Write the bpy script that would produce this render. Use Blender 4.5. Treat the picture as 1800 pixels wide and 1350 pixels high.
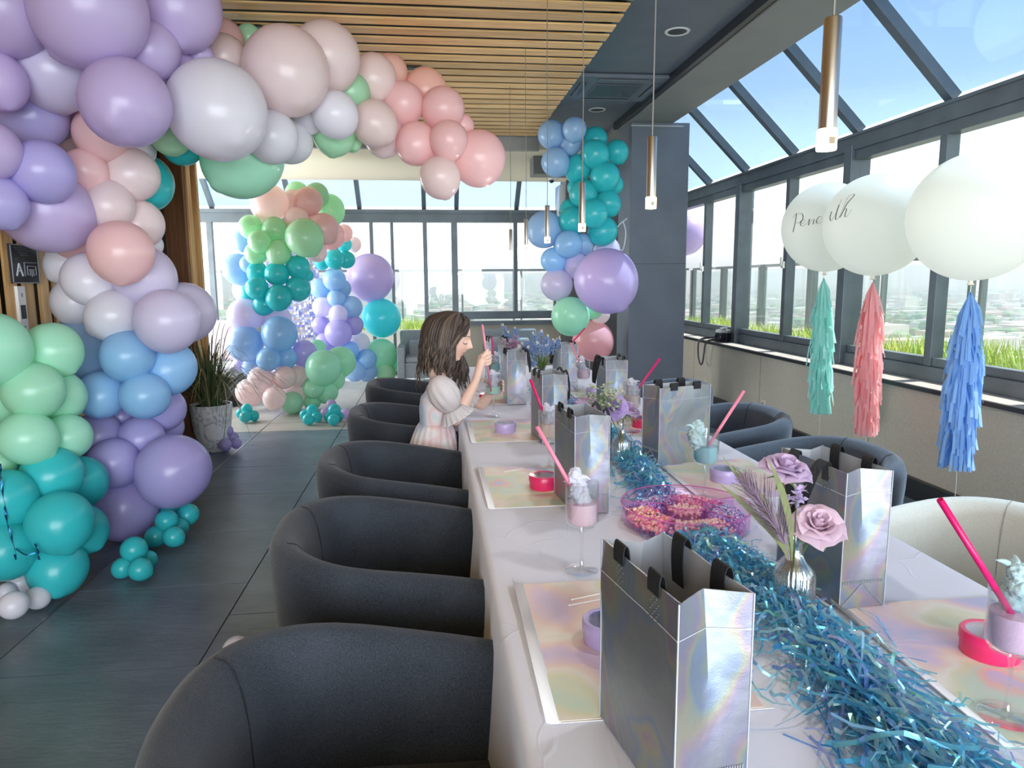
import bpy, bmesh, math, random
from mathutils import Vector as V, Matrix, Euler, noise
for o in list(bpy.data.objects): bpy.data.objects.remove(o)
SC = bpy.context.scene
COL = SC.collection
R = math.radians
PI = math.pi
sin, cos = math.sin, math.cos

# ------------------------------------------------------------------ camera
FPX, CXP, CYP, EYE = 1240.0, 900.0, 675.0, 1.40
_pitch = math.atan((CYP - 494.0) / FPX)
_yaw = math.atan((CXP - 759.0) / FPX * cos(_pitch))
_fwd = V((sin(_yaw) * cos(_pitch), cos(_yaw) * cos(_pitch), -sin(_pitch)))
_rt = V((cos(_yaw), -sin(_yaw), 0))
_up = _rt.cross(_fwd)
_ro = R(0.4)
RT = _rt * cos(_ro) - _up * sin(_ro)
UP = _up * cos(_ro) + _rt * sin(_ro)
FW = _fwd
cd = bpy.data.cameras.new('camera')
cam = bpy.data.objects.new('camera', cd)
COL.objects.link(cam)
cd.sensor_fit = 'HORIZONTAL'; cd.sensor_width = 36.0; cd.lens = FPX / 1800.0 * 36.0
cd.clip_start = 0.05; cd.clip_end = 20000
cam.matrix_world = Matrix(((RT.x, UP.x, -FW.x, 0), (RT.y, UP.y, -FW.y, 0), (RT.z, UP.z, -FW.z, EYE), (0, 0, 0, 1)))
SC.camera = cam

def ray(px, py): return RT * ((px - CXP) / FPX) - UP * ((py - CYP) / FPX) + FW
def atD(px, py, d): return ray(px, py) * d + V((0, 0, EYE))
def atY(px, py, y): r = ray(px, py); return r * (y / r.y) + V((0, 0, EYE))
def atX(px, py, x): r = ray(px, py); return r * (x / r.x) + V((0, 0, EYE))
def atZ(px, py, z): r = ray(px, py); return r * ((z - EYE) / r.z) + V((0, 0, EYE))

# ------------------------------------------------------------------ view, sky, sun
SC.view_settings.view_transform = 'Standard'
SC.view_settings.look = 'None'
SC.view_settings.gamma = 1.0
SC.view_settings.use_curve_mapping = False
SC.view_settings.exposure = 0.60
SC.cycles.max_bounces = 10
SC.cycles.diffuse_bounces = 5
SC.cycles.transparent_max_bounces = 24
SC.cycles.caustics_reflective = False
SC.cycles.caustics_refractive = False
SC.cycles.sample_clamp_indirect = 6.0

W = bpy.data.worlds.new('sky'); SC.world = W; W.use_nodes = True
nt = W.node_tree; nt.nodes.clear()
wo = nt.nodes.new('ShaderNodeOutputWorld'); bg = nt.nodes.new('ShaderNodeBackground')
tc = nt.nodes.new('ShaderNodeTexCoord'); sp = nt.nodes.new('ShaderNodeSeparateXYZ')
mr = nt.nodes.new('ShaderNodeMapRange'); cr = nt.nodes.new('ShaderNodeValToRGB')
nt.links.new(tc.outputs['Generated'], sp.inputs[0]); nt.links.new(sp.outputs['Z'], mr.inputs['Value'])
mr.inputs['From Min'].default_value = -0.1; mr.inputs['From Max'].default_value = 1.0
nt.links.new(mr.outputs[0], cr.inputs[0]); nt.links.new(cr.outputs[0], bg.inputs[0]); nt.links.new(bg.outputs[0], wo.inputs[0])
els = cr.color_ramp.elements
SKY = [(0.0, (.80, .82, .84)), (.085, (1.0, 1.0, 1.0)), (.19, (.95, .97, 1.0)), (.25, (.62, .66, .70)), (.30, (.36, .41, .47)), (.37, (.26, .33, .43)), (.62, (.20, .285, .42)), (1.0, (.17, .25, .40))]
els[0].position = 0; els[0].color = (*SKY[0][1], 1); els[1].position = 1; els[1].color = (*SKY[-1][1], 1)
for p, c in SKY[1:-1]:
    e = els.new(p); e.color = (*c, 1)
bg.inputs[1].default_value = 2.0

sl = bpy.data.lights.new('sun', 'SUN'); sun = bpy.data.objects.new('sun', sl); COL.objects.link(sun)
sl.energy = 6.5; sl.angle = R(0.8); sl.color = (1.0, .95, .87)
sun.rotation_euler = V((0.70, 0.10, 1.30)).to_track_quat('Z', 'Y').to_euler()
sun.location = (20, -10, 45)

# added fill light behind the camera, for assumed rear windows that are not built
al = bpy.data.lights.new('rear_fill', 'AREA'); ar = bpy.data.objects.new('rear_fill', al); COL.objects.link(ar)
al.shape = 'RECTANGLE'; al.size = 8.0; al.size_y = 2.8; al.energy = 430; al.color = (.83, .91, 1.0)
ar.location = (-.4, -3.7, 1.65); ar.rotation_euler = (R(90), 0, 0)

# added fill light at far left, out of the frame, brightening the far arch
al = bpy.data.lights.new('left_fill', 'AREA'); ar = bpy.data.objects.new('left_fill', al); COL.objects.link(ar)
al.shape = 'RECTANGLE'; al.size = 3.4; al.size_y = 2.0; al.energy = 170; al.color = (.88, .94, 1.0)
ar.location = (-4.1, 8.7, 1.5); ar.rotation_euler = (R(90), 0, R(-90))

# ------------------------------------------------------------------ materials
def lin(c):
    return tuple(((x / 255) / 12.92 if x / 255 <= .04045 else ((x / 255 + .055) / 1.055) ** 2.4) for x in c)
MATS = {}
def newmat(name):
    m = bpy.data.materials.new(name); m.use_nodes = True
    MATS[name] = m
    return m, m.node_tree, m.node_tree.nodes['Principled BSDF']
def add(nt, t, **kw):
    n = nt.nodes.new(t)
    for k, v in kw.items(): setattr(n, k, v)
    return n
def coords(nt, scale=(1, 1, 1), kind='Object', rot=(0, 0, 0)):
    tc = add(nt, 'ShaderNodeTexCoord'); mp = add(nt, 'ShaderNodeMapping')
    mp.inputs['Scale'].default_value = scale; mp.inputs['Rotation'].default_value = rot
    nt.links.new(tc.outputs[kind], mp.inputs[0])
    return mp.outputs[0]
def ramp(nt, fac, stops):
    r = add(nt, 'ShaderNodeValToRGB'); e = r.color_ramp.elements
    e[0].position, e[0].color = stops[0][0], (*stops[0][1], 1)
    e[1].position, e[1].color = stops[-1][0], (*stops[-1][1], 1)
    for p, c in stops[1:-1]:
        x = e.new(p); x.color = (*c, 1)
    nt.links.new(fac, r.inputs[0])
    return r.outputs[0]
def mat(name, rgb, rough=.5, metal=0., spec=.5, sheen=0., coat=0., var=None, bump=None, emit=None, trans=0.):
    """rgb 0-255 sRGB; var=(scale, amount[, stretch]); bump=(scale, strength[, stretch])"""
    if name in MATS: return MATS[name]
    m, nt, b = newmat(name)
    c = lin(rgb)
    b.inputs['Base Color'].default_value = (*c, 1)
    b.inputs['Roughness'].default_value = rough; b.inputs['Metallic'].default_value = metal
    b.inputs['Specular IOR Level'].default_value = spec
    if sheen: b.inputs['Sheen Weight'].default_value = sheen; b.inputs['Sheen Roughness'].default_value = .4
    if coat: b.inputs['Coat Weight'].default_value = coat; b.inputs['Coat Roughness'].default_value = .08
    if var:
        n = add(nt, 'ShaderNodeTexNoise'); n.inputs['Scale'].default_value = var[0]; n.inputs['Detail'].default_value = 4
        nt.links.new(coords(nt, var[2] if len(var) > 2 else (1, 1, 1)), n.inputs['Vector'])
        a = var[1]
        nt.links.new(ramp(nt, n.outputs[0], [(.3, tuple(x * (1 - a) for x in c)), (.7, tuple(min(1, x * (1 + a)) for x in c))]), b.inputs['Base Color'])
    if bump:
        n = add(nt, 'ShaderNodeTexNoise'); n.inputs['Scale'].default_value = bump[0]; n.inputs['Detail'].default_value = 3
        nt.links.new(coords(nt, bump[2] if len(bump) > 2 else (1, 1, 1)), n.inputs['Vector'])
        bp = add(nt, 'ShaderNodeBump'); bp.inputs['Strength'].default_value = bump[1]; bp.inputs['Distance'].default_value = .01
        nt.links.new(n.outputs[0], bp.inputs['Height']); nt.links.new(bp.outputs[0], b.inputs['Normal'])
    if emit:
        b.inputs['Emission Color'].default_value = (*lin(emit[0]), 1); b.inputs['Emission Strength'].default_value = emit[1]
    if trans:
        out = nt.nodes['Material Output']; t = add(nt, 'ShaderNodeBsdfTranslucent'); mx = add(nt, 'ShaderNodeMixShader')
        t.inputs[0].default_value = (*c, 1); mx.inputs[0].default_value = trans
        nt.links.new(b.outputs[0], mx.inputs[1]); nt.links.new(t.outputs[0], mx.inputs[2]); nt.links.new(mx.outputs[0], out.inputs[0])
    return m
def glassmat(name, tint=(1, 1, 1), ior=1.45, rough=0.0, extra=0.0, glosscol=(1, 1, 1)):
    if name in MATS: return MATS[name]
    m, nt, b = newmat(name); nt.nodes.remove(b)
    out = nt.nodes['Material Output']
    t = add(nt, 'ShaderNodeBsdfTransparent'); g = add(nt, 'ShaderNodeBsdfGlossy'); mx = add(nt, 'ShaderNodeMixShader')
    t.inputs[0].default_value = (*tint, 1); g.inputs['Roughness'].default_value = rough; g.inputs[0].default_value = (*glosscol, 1)
    ge = add(nt, 'ShaderNodeNewGeometry'); dt = add(nt, 'ShaderNodeVectorMath', operation='DOT_PRODUCT')
    nt.links.new(ge.outputs['Normal'], dt.inputs[0]); nt.links.new(ge.outputs['Incoming'], dt.inputs[1])
    def mth(op, a, b=None):
        n = add(nt, 'ShaderNodeMath', operation=op); n.use_clamp = op in ('SUBTRACT', 'ADD')
        for i, x in enumerate((a, b)):
            if x is None: continue
            if isinstance(x, (int, float)): n.inputs[i].default_value = x
            else: nt.links.new(x, n.inputs[i])
        return n.outputs[0]
    f0 = ((ior - 1) / (ior + 1)) ** 2                       # Schlick, the same from both sides of the thin sheet
    fac = mth('ADD', mth('MULTIPLY', mth('POWER', mth('SUBTRACT', 1.0, mth('ABSOLUTE', dt.outputs['Value'])), 5.0), 1 - f0), f0 + extra)
    nt.links.new(fac, mx.inputs[0]); nt.links.new(t.outputs[0], mx.inputs[1]); nt.links.new(g.outputs[0], mx.inputs[2]); nt.links.new(mx.outputs[0], out.inputs[0])
    return m

def wood(name, axis, c1, c2, rough=.42):
    if name in MATS: return MATS[name]
    m, nt, b = newmat(name)
    s = {'x': (1.2, 26, 26), 'z': (26, 26, 1.2)}[axis]
    oi = add(nt, 'ShaderNodeObjectInfo')
    tc = add(nt, 'ShaderNodeTexCoord'); va = add(nt, 'ShaderNodeVectorMath', operation='ADD'); mp = add(nt, 'ShaderNodeMapping')
    nt.links.new(tc.outputs['Object'], va.inputs[0]); nt.links.new(oi.outputs['Location'], va.inputs[1])
    mp.inputs['Scale'].default_value = s; nt.links.new(va.outputs[0], mp.inputs[0])
    n = add(nt, 'ShaderNodeTexNoise'); n.inputs['Scale'].default_value = 2.2; n.inputs['Detail'].default_value = 6; n.inputs['Distortion'].default_value = .6
    nt.links.new(mp.outputs[0], n.inputs['Vector'])
    base = ramp(nt, n.outputs[0], [(.3, lin(c1)), (.7, lin(c2))])
    hs = add(nt, 'ShaderNodeHueSaturation')
    mr = add(nt, 'ShaderNodeMapRange'); mr.inputs['To Min'].default_value = .82; mr.inputs['To Max'].default_value = 1.15
    nt.links.new(oi.outputs['Random'], mr.inputs['Value']); nt.links.new(mr.outputs[0], hs.inputs['Value'])
    nt.links.new(base, hs.inputs['Color']); nt.links.new(hs.outputs[0], b.inputs['Base Color'])
    b.inputs['Roughness'].default_value = rough
    bp = add(nt, 'ShaderNodeBump'); bp.inputs['Strength'].default_value = .15; bp.inputs['Distance'].default_value = .003
    nt.links.new(n.outputs[0], bp.inputs['Height']); nt.links.new(bp.outputs[0], b.inputs['Normal'])
    return m

# ------------------------------------------------------------------ mesh builder
class MB:
    def __init__(s): s.v, s.f = [], []
    def add(s, vs, fs, M=None):
        b = len(s.v)
        s.v += [(M @ V(x)) if M else V(x) for x in vs]
        s.f += [tuple(b + i for i in f) for f in fs]
        return s
    def box(s, x0, x1, y0, y1, z0, z1, M=None):
        vs = [(x0, y0, z0), (x1, y0, z0), (x1, y1, z0), (x0, y1, z0), (x0, y0, z1), (x1, y0, z1), (x1, y1, z1), (x0, y1, z1)]
        return s.add(vs, [(0, 3, 2, 1), (4, 5, 6, 7), (0, 1, 5, 4), (1, 2, 6, 5), (2, 3, 7, 6), (3, 0, 4, 7)], M)
    def loft(s, rings, cap=True, closed=True):
        n = len(rings[0]); vs = [p for r in rings for p in r]; fs = []
        for i in range(len(rings) - 1):
            for j in range(n if closed else n - 1):
                k = (j + 1) % n
                fs.append((i * n + j, i * n + k, (i + 1) * n + k, (i + 1) * n + j))
        if cap:
            fs.append(tuple(range(n - 1, -1, -1))); fs.append(tuple((len(rings) - 1) * n + j for j in range(n)))
        return s.add(vs, fs)
    def tube(s, pts, r, n=8, cap=True):
        pts = [V(p) for p in pts]
        rr = r if isinstance(r, (list, tuple)) else [r] * len(pts)
        rings = []; prev = None
        for i, p in enumerate(pts):
            d = (pts[min(i + 1, len(pts) - 1)] - pts[max(i - 1, 0)])
            d = d.normalized() if d.length > 1e-9 else V((0, 0, 1))
            if prev is None:
                a = d.orthogonal().normalized()
            else:
                a = (prev - d * prev.dot(d))
                a = a.normalized() if a.length > 1e-6 else d.orthogonal().normalized()
            prev = a; b = d.cross(a)
            rings.append([p + (a * cos(2 * PI * j / n) + b * sin(2 * PI * j / n)) * rr[i] for j in range(n)])
        return s.loft(rings, cap)
    def lathe(s, prof, n=24, c=(0, 0, 0), cap=True, fn=None):
        c = V(c); rings = []
        for r, z in prof:
            rings.append([c + V((max(r, 1e-5) * cos(2 * PI * j / n), max(r, 1e-5) * sin(2 * PI * j / n), z)) * 1.0 if not fn else c + V(fn(r, z, 2 * PI * j / n)) for j in range(n)])
        return s.loft(rings, cap)
    def ell(s, c, rad, nu=20, nv=12, M=None, fn=None):
        c = V(c); rings = []
        rx, ry, rz = (rad, rad, rad) if isinstance(rad, (int, float)) else rad
        for i in range(nv + 1):
            t = PI * i / nv; ring = []
            st = max(sin(t), 1e-3)
            for j in range(nu):
                a = 2 * PI * j / nu
                p = V((st * cos(a), st * sin(a), -cos(t)))
                if fn: p = fn(p)
                p = V((p.x * rx, p.y * ry, p.z * rz))
                if M: p = M @ p
                ring.append(c + p)
            rings.append(ring)
        return s.loft(rings, True)
    def ribbon(s, pts, side, w):
        """flat strip along pts; side: vector or list of vectors; w: width or list"""
        n = len(pts); vs = []
        for i, p in enumerate(pts):
            sd = V(side[i]) if isinstance(side, list) else V(side)
            ww = w[i] if isinstance(w, (list, tuple)) else w
            vs += [V(p) - sd * ww * .5, V(p) + sd * ww * .5]
        return s.add(vs, [(2 * i, 2 * i + 1, 2 * i + 3, 2 * i + 2) for i in range(n - 1)])
    def mesh(s, name, m=None, smooth=False, sharp=40):
        me = bpy.data.meshes.new(name); me.from_pydata([tuple(x) for x in s.v], [], s.f)
        if m: me.materials.append(m)
        if smooth:
            me.shade_smooth()
            if sharp: me.set_sharp_from_angle(angle=R(sharp))
        me.validate(); me.update()
        return me
    def build(s, name, m=None, parent=None, smooth=False, loc=None, bevel=0, sharp=40, solid=0):
        o = bpy.data.objects.new(name, s.mesh(name, m, smooth, sharp)); COL.objects.link(o)
        if parent is not None: o.parent = parent
        if loc is not None: o.location = loc
        if solid:
            md = o.modifiers.new('solid', 'SOLIDIFY'); md.thickness = solid; md.offset = 0
        if bevel:
            md = o.modifiers.new('bevel', 'BEVEL'); md.width = bevel; md.segments = 2; md.limit_method = 'ANGLE'
        return o
def tag(o, label=None, cat=None, group=None, kind=None):
    if label: o['label'] = label
    if cat: o['category'] = cat
    if group: o['group'] = group
    if kind: o['kind'] = kind
    return o
def thing(name, label, cat, loc=(0, 0, 0), rz=0., group=None):
    o = bpy.data.objects.new(name, None); COL.objects.link(o); o.empty_display_size = .05
    o.location = loc; o.rotation_euler = (0, 0, rz)
    return tag(o, label, cat, group)
def struct(name, mb, m, parent=None, **kw):
    o = mb.build(name, m, parent, **kw)
    if parent is None: o['kind'] = 'structure'
    return o
def sempty(name, loc=(0, 0, 0)):
    o = bpy.data.objects.new(name, None); COL.objects.link(o); o.location = loc; o['kind'] = 'structure'; o.empty_display_size = .05
    return o
def inst(src, parent=None, loc=None):
    o = src.copy(); COL.objects.link(o)
    if parent is not None: o.parent = parent
    if loc is not None: o.location = loc
    return o
def kids(o): return [c for c in bpy.data.objects if c.parent == o]
def copy_tree(o, parent=None, KD=None):
    c = o.copy(); COL.objects.link(c)
    if parent is not None: c.parent = parent
    for ch in (KD or kids)(o): copy_tree(ch, c, KD)
    return c
def bez(p0, p1, p2, p3, n=10):
    p0, p1, p2, p3 = V(p0), V(p1), V(p2), V(p3); out = []
    for i in range(n + 1):
        t = i / n; u = 1 - t
        out.append(p0 * u**3 + p1 * 3 * u * u * t + p2 * 3 * u * t * t + p3 * t**3)
    return out
def catmull(P, n=6):
    P = [V(p) for p in P]; P = [P[0] * 2 - P[1]] + P + [P[-1] * 2 - P[-2]]; out = []
    for i in range(1, len(P) - 2):
        a, b, c, d = P[i - 1:i + 3]
        for k in range(n):
            t = k / n
            out.append(.5 * ((2 * b) + (c - a) * t + (2 * a - 5 * b + 4 * c - d) * t * t + (3 * b - a - 3 * c + d) * t**3))
    out.append(P[-2])
    return out
# ------------------------------------------------------------------ room shell
M_slate = mat('slate_tile', (104, 117, 128), .34, var=(2.2, .25), bump=(9, .25, (1, 3, 1)))
M_light_tile = mat('pale_tile', (176, 170, 162), .42, var=(1.5, .12), bump=(12, .15))
M_grout = mat('grout', (38, 41, 45), .8)
M_wall = mat('wall_vinyl', (190, 184, 168), .55, var=(90, .10), bump=(240, .3))
M_dark = mat('dark_paint', (92, 99, 108), .5, var=(3, .10))
M_soffit = mat('soffit_paint', (120, 120, 118), .5, var=(3, .06))
M_black = mat('black_gloss', (22, 25, 29), .35)
M_frame = mat('window_metal', (92, 102, 108), .40, metal=.25, var=(5, .15))
M_frame_edge = mat('window_metal_light', (150, 155, 155), .4, metal=.3)
M_cream = mat('cream_plaster', (226, 214, 190), .7)
M_woodx = wood('ceiling_oak', 'x', (206, 158, 98), (242, 200, 138))
M_woodz = wood('wall_oak', 'z', (184, 136, 82), (230, 188, 126))
M_walnut = wood('post_walnut', 'z', (104, 66, 38), (140, 94, 58))
M_sill = mat('sill_stone', (176, 172, 165), .5, var=(40, .15))
M_pane = glassmat('window_glass', (.97, .985, .985), 1.45)
M_tint = glassmat('roof_glass', (.66, .79, .93), 1.5, extra=.015)

random.seed(3)
fl = sempty('floor')
struct('floor_slab', MB().box(-4.2, 3.3, -4.0, 11.0, -.2, -.012), M_grout, fl)
def tiles(x0, x1, xs, y0, y1, pit, m, alt):
    base = MB().box(-.5, .5, -.5, .5, -.5, .5).mesh('floor_tile', m)
    c = 0; x = x0
    while x < x1 - .05:
        xe = min(x + xs, x1)
        y = y0 - (pit * .45 if c % 2 == alt else 0)
        while y < y1 - .02:
            a, b = max(y, y0), min(y + pit, y1)
            if b - a > .03:
                o = bpy.data.objects.new('floor_tile', base); COL.objects.link(o); o.parent = fl
                o.location = ((x + xe) / 2, (a + b) / 2, -.007 + random.uniform(-.0006, .0006))
                o.scale = (xe - x - .006, b - a - .006, .014)
            y += pit
        x = xe; c += 1
tiles(-2.41, 3.05, .76, .36, 6.79, .73, M_slate, 0)
tiles(-3.93, 3.05, .76, 6.80, 10.75, .73, M_light_tile, 1)
struct('floor_rear', MB().box(-4.2, 3.3, -4.0, .35, -.012, 0), M_slate, fl)
struct('trim_1', MB().box(-1.662, -1.648, 3.0, 9.2, -.001, .003), mat('steel_strip', (170, 172, 172), .3, metal=.9))

# ceiling
ce = sempty('ceiling')
struct('ceiling_void', MB().box(-4.2, 1.6, -4.0, 7.9, 3.06, 3.2), M_black, ce)
me = MB().box(-1.7, 1.7, -.054, .054, -.005, .005).mesh('ceiling_slat', M_woodx)
y = -3.9
k = 0
while y < 7.8:
    o = bpy.data.objects.new('ceiling_slat', me); COL.objects.link(o); o.parent = ce
    o.location = (-.545 + random.uniform(-.004, .004), y, 2.94)
    y += .1685; k += 1
struct('ceiling_panel_grey', MB().box(1.16, 1.95, -4, 8.6, 3.0, 3.2), M_dark, ce)
struct('ceiling_edge_trim', MB().box(1.155, 1.175, -4, 7.86, 2.985, 3.06), M_black, ce)
struct('ceiling_beam', MB().box(1.95, 2.40, -4, 10.4, 2.925, 3.32), M_soffit, ce)
struct('ceiling_step_shade', MB().box(1.90, 1.95, -4, 7.4, 2.935, 3.05), M_black, ce)  # black strip standing in for the shade on the beam's step face
struct('ceiling_cream', MB().box(-4.2, 1.96, 7.92, 10.42, 2.82, 3.2), M_cream, ce)
struct('ceiling_lip', MB().box(-4.2, 1.2, 7.86, 7.93, 2.80, 3.2), mat('grey_lip', (150, 150, 146), .5), ce)

# right wall and sill
wr = struct('wall_right', MB().box(3.07, 3.34, -4, 10.95, 0, .70), M_wall)
for yy in (1.2, 2.9, 4.6, 6.3, 8.0):
    struct('wall_joint', MB().box(3.0685, 3.071, yy, yy + .004, .12, .70), mat('joint', (120, 114, 104), .7), wr)
struct('baseboard_right', MB().box(3.03, 3.07, -4, 10.9, .0, .13), M_black)
ws = sempty('trim_2')
for i, yy in enumerate([-4, -2, 0, 2.1, 3.35, 4.6, 5.85, 7.1, 8.35, 9.6]):
    ye = [-2, 0, 2.1, 3.35, 4.6, 5.85, 7.1, 8.35, 9.6, 10.8][i]
    struct('sill_slab', MB().box(3.01, 3.30, yy + .002, ye - .002, .70, .735), M_sill, ws)
struct('sill_edge', MB().box(2.998, 3.012, -4, 10.8, .705, .731), M_black, ws)

def bay_right(n, y0, y1):
    w = sempty('window_%d' % n)
    X0, X1 = 3.21, 3.32
    ym = (y0 + y1) / 2
    struct('bottom_rail', MB().box(X0, X1, y0, y1, .735, .83).box(X0 + .02, X1 - .02, y0, y1, .83, .885), M_frame, w, bevel=.004)
    struct('header', MB().box(X0 - .02, X1, y0, y1, 2.36, 2.47).box(X0, X1, y0, y1, 2.29, 2.36).box(X0 - .045, X0, y0, y1, 2.455, 2.475), M_frame, w, bevel=.003)
    struct('mullion', MB().box(X0 - .03, X1 + .02, y0 - .05, y0 + .05, .735, 2.40), M_frame, w, bevel=.004)
    struct('stile', MB().box(X0 + .01, X1 - .01, ym - .033, ym + .033, .83, 2.30), M_frame, w, bevel=.003)
    struct('sash_edge', MB().box(X0 + .05, X0 + .075, y0 + .05, y0 + .085, .88, 2.29).box(X0 + .05, X0 + .075, ym + .034, ym + .06, .88, 2.29), M_frame_edge, w)
    struct('latch', MB().box(X0 - .015, X0 + .01, ym - .018, ym + .018, 1.50, 1.56).box(X0 - .03, X0 - .014, ym - .008, ym + .008, 1.52, 1.60), mat('latch_metal', (190, 190, 186), .3, metal=.8), w)
    struct('pane', MB().box(X0 + .06, X0 + .066, y0 + .05, ym - .03, .88, 2.30), M_pane, w)
    struct('pane', MB().box(X0 + .04, X0 + .046, ym + .03, y1 - .05, .88, 2.30), M_pane, w)
    # sloped glazing above this bay
    a, b = V((3.25, 0, 2.49)), V((2.38, 0, 3.34))
    d = (b - a).normalized(); nn = V((d.z, 0, -d.x))          # outward is +nn
    for yy in (y0 + .005, ym + .005):
        P = [a + d * t + nn * s for t, s in ((0, -.005), (1.13, -.005), (1.13, .065), (0, .065))]
        mb = MB(); mb.loft([[V((p.x, yy - .035, p.z)) for p in P], [V((p.x, yy + .035, p.z)) for p in P]]); struct('rafter', mb, M_frame, w)
        P = [a + d * t + nn * s for t, s in ((0, .06), (1.13, .06), (1.13, .075), (0, .075))]
        mb = MB(); mb.loft([[V((p.x, yy + .035, p.z)) for p in P], [V((p.x, yy + .055, p.z)) for p in P]]); struct('glazing_bead', mb, M_frame_edge, w)
    for ya, yb in ((y0 + .05, ym - .04), (ym + .05, y1 - .04)):
        P = [a + d * t + nn * s for t, s in ((0, .068), (1.15, .068), (1.15, .074), (0, .074))]
        mb = MB(); mb.loft([[V((p.x, ya - .02, p.z)) for p in P], [V((p.x, yb + .02, p.z)) for p in P]]); struct('roof_pane', mb, M_tint, w)
ys = [-4.5, -2.58, -.64, 1.33, 3.29, 5.25, 7.21, 9.16, 10.8]
for i in range(len(ys) - 1): bay_right(i + 1, ys[i], ys[i + 1])

# far wall
YF = 10.8
wf = struct('wall_far', MB().box(-.05, 3.1, YF, YF + .2, 0, .74), mat('wall_far_paint', (186, 178, 160), .7))
struct('wall_far_corner', MB().box(1.99, 3.2, YF - .35, YF + .1, .0, 3.2), mat('corner_paint', (98, 96, 94), .6), wf)
struct('wall_far_jamb', MB().box(1.90, 1.99, YF - .30, YF + .05, .74, 2.79), mat('white_jamb', (208, 212, 214), .5), wf)
w = sempty('window_20')
struct('header', MB().box(-4.2, 1.92, YF - .05, YF + .06, 2.27, 2.40).box(-4.2, 1.92, YF - .08, YF + .06, 2.40, 2.45), M_frame, w)
struct('bottom_rail', MB().box(-.05, 1.92, YF - .05, YF + .06, .83, .945).box(-.05, 1.92, YF - .07, YF + .06, .74, .80), M_frame, w)
struct('door_rail', MB().box(-4.2, -.05, YF - .05, YF + .06, 0, .08), M_frame, w)
for x, t, z0 in ((-3.15, .06, 0), (-2.55, .05, 0), (-1.9, .05, 0), (-1.35, .05, 0), (-.86, .04, 0), (-.56, .035, 0), (-.075, .05, 0), (.36, .075, .74), (1.28, .045, .83), (1.9, .05, .8)):
    struct('stile', MB().box(x - t / 2 * 1.2, x + t / 2 * 1.2, YF - .044, YF + .044, z0 + (.1 if z0 > .5 else .05), 2.28), M_frame, w)
xs = [-4.2, -3.15, -2.55, -1.9, -1.35, -.86, -.56, -.075, .36, 1.28, 1.9]
for i in range(len(xs) - 1):
    struct('pane', MB().box(xs[i] + .02, xs[i + 1] - .02, YF - .003, YF + .003, .08 if xs[i + 1] < 0 else .9, 2.28), M_pane, w)
a, b = V((0, YF, 2.45)), V((0, YF - .55, 2.95)); d = (b - a).normalized(); nn = V((0, d.z, -d.y))
for x in (-3.1, -2.0, -1.02, -.08, .40, 1.30):
    P = [a + d * t + nn * s for t, s in ((0, 0), (.74, 0), (.74, .07), (0, .07))]
    mb = MB(); mb.loft([[V((x - .032, p.y, p.z)) for p in P], [V((x + .032, p.y, p.z)) for p in P]]); struct('rafter', mb, M_frame, w)
xs = [-4.2, -3.1, -2.0, -1.02, -.08, .40, 1.30, 1.95]
for i in range(len(xs) - 1):
    P = [a + d * t + nn * s for t, s in ((0, .072), (.74, .072), (.74, .078), (0, .078))]
    mb = MB(); mb.loft([[V((xs[i] + .01, p.y, p.z)) for p in P], [V((xs[i + 1] - .01, p.y, p.z)) for p in P]]); struct('roof_pane', mb, M_tint, w)

# column
cl = struct('wall_column', MB().box(1.98, 2.57, 7.0, 7.45, 0, 2.93), M_dark, bevel=.006)
struct('column_joint', MB().box(1.979, 2.571, 6.999, 7.451, 1.56, 1.564), M_black, cl)
struct('column_lip', MB().box(1.975, 2.5, 6.985, 7.0, 2.885, 2.90), M_frame_edge, cl)
struct('wall_niche', MB().box(1.2, 1.98, 8.3, 8.6, 2.62, 3.0), mat('niche_paint', (110, 112, 112), .5))

# left slatted wall
wl = sempty('wall_left')
struct('wall_backing', MB().box(-2.4, -2.17, -4, 6.15, 0, 3.1), mat('backing', (46, 34, 24), .7), wl)
me = MB().box(-.006, .006, -.048, .048, -1.48, 1.48).mesh('wall_slat', M_woodz)
y = .2
while y < 5.62:
    o = bpy.data.objects.new('wall_slat', me); COL.objects.link(o); o.parent = wl
    o.location = (-2.108 + random.uniform(-.004, .004), y, 1.48); y += .152
struct('wall_gap', MB().box(-2.18, -2.16, 5.66, 6.2, 0, 3.1), M_black, wl)
struct('wall_post', MB().box(-2.17, -2.0, 6.2, 6.26, 0, 2.96), M_walnut, wl)
struct('wall_post', MB().box(-2.06, -1.985, 6.262, 6.36, 0, 2.96), M_woodz, wl)
struct('wall_post', MB().box(-2.10, -1.96, 6.42, 6.47, 0, 2.96), M_woodz, wl)
struct('wall_return', MB().box(-4.2, -2.1, 6.5, 6.62, 0, 3.1), M_walnut, wl)
struct('wall_side', MB().box(-4.3, -4.2, -4, 11, 0, 3.2), M_cream, wl)

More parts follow.
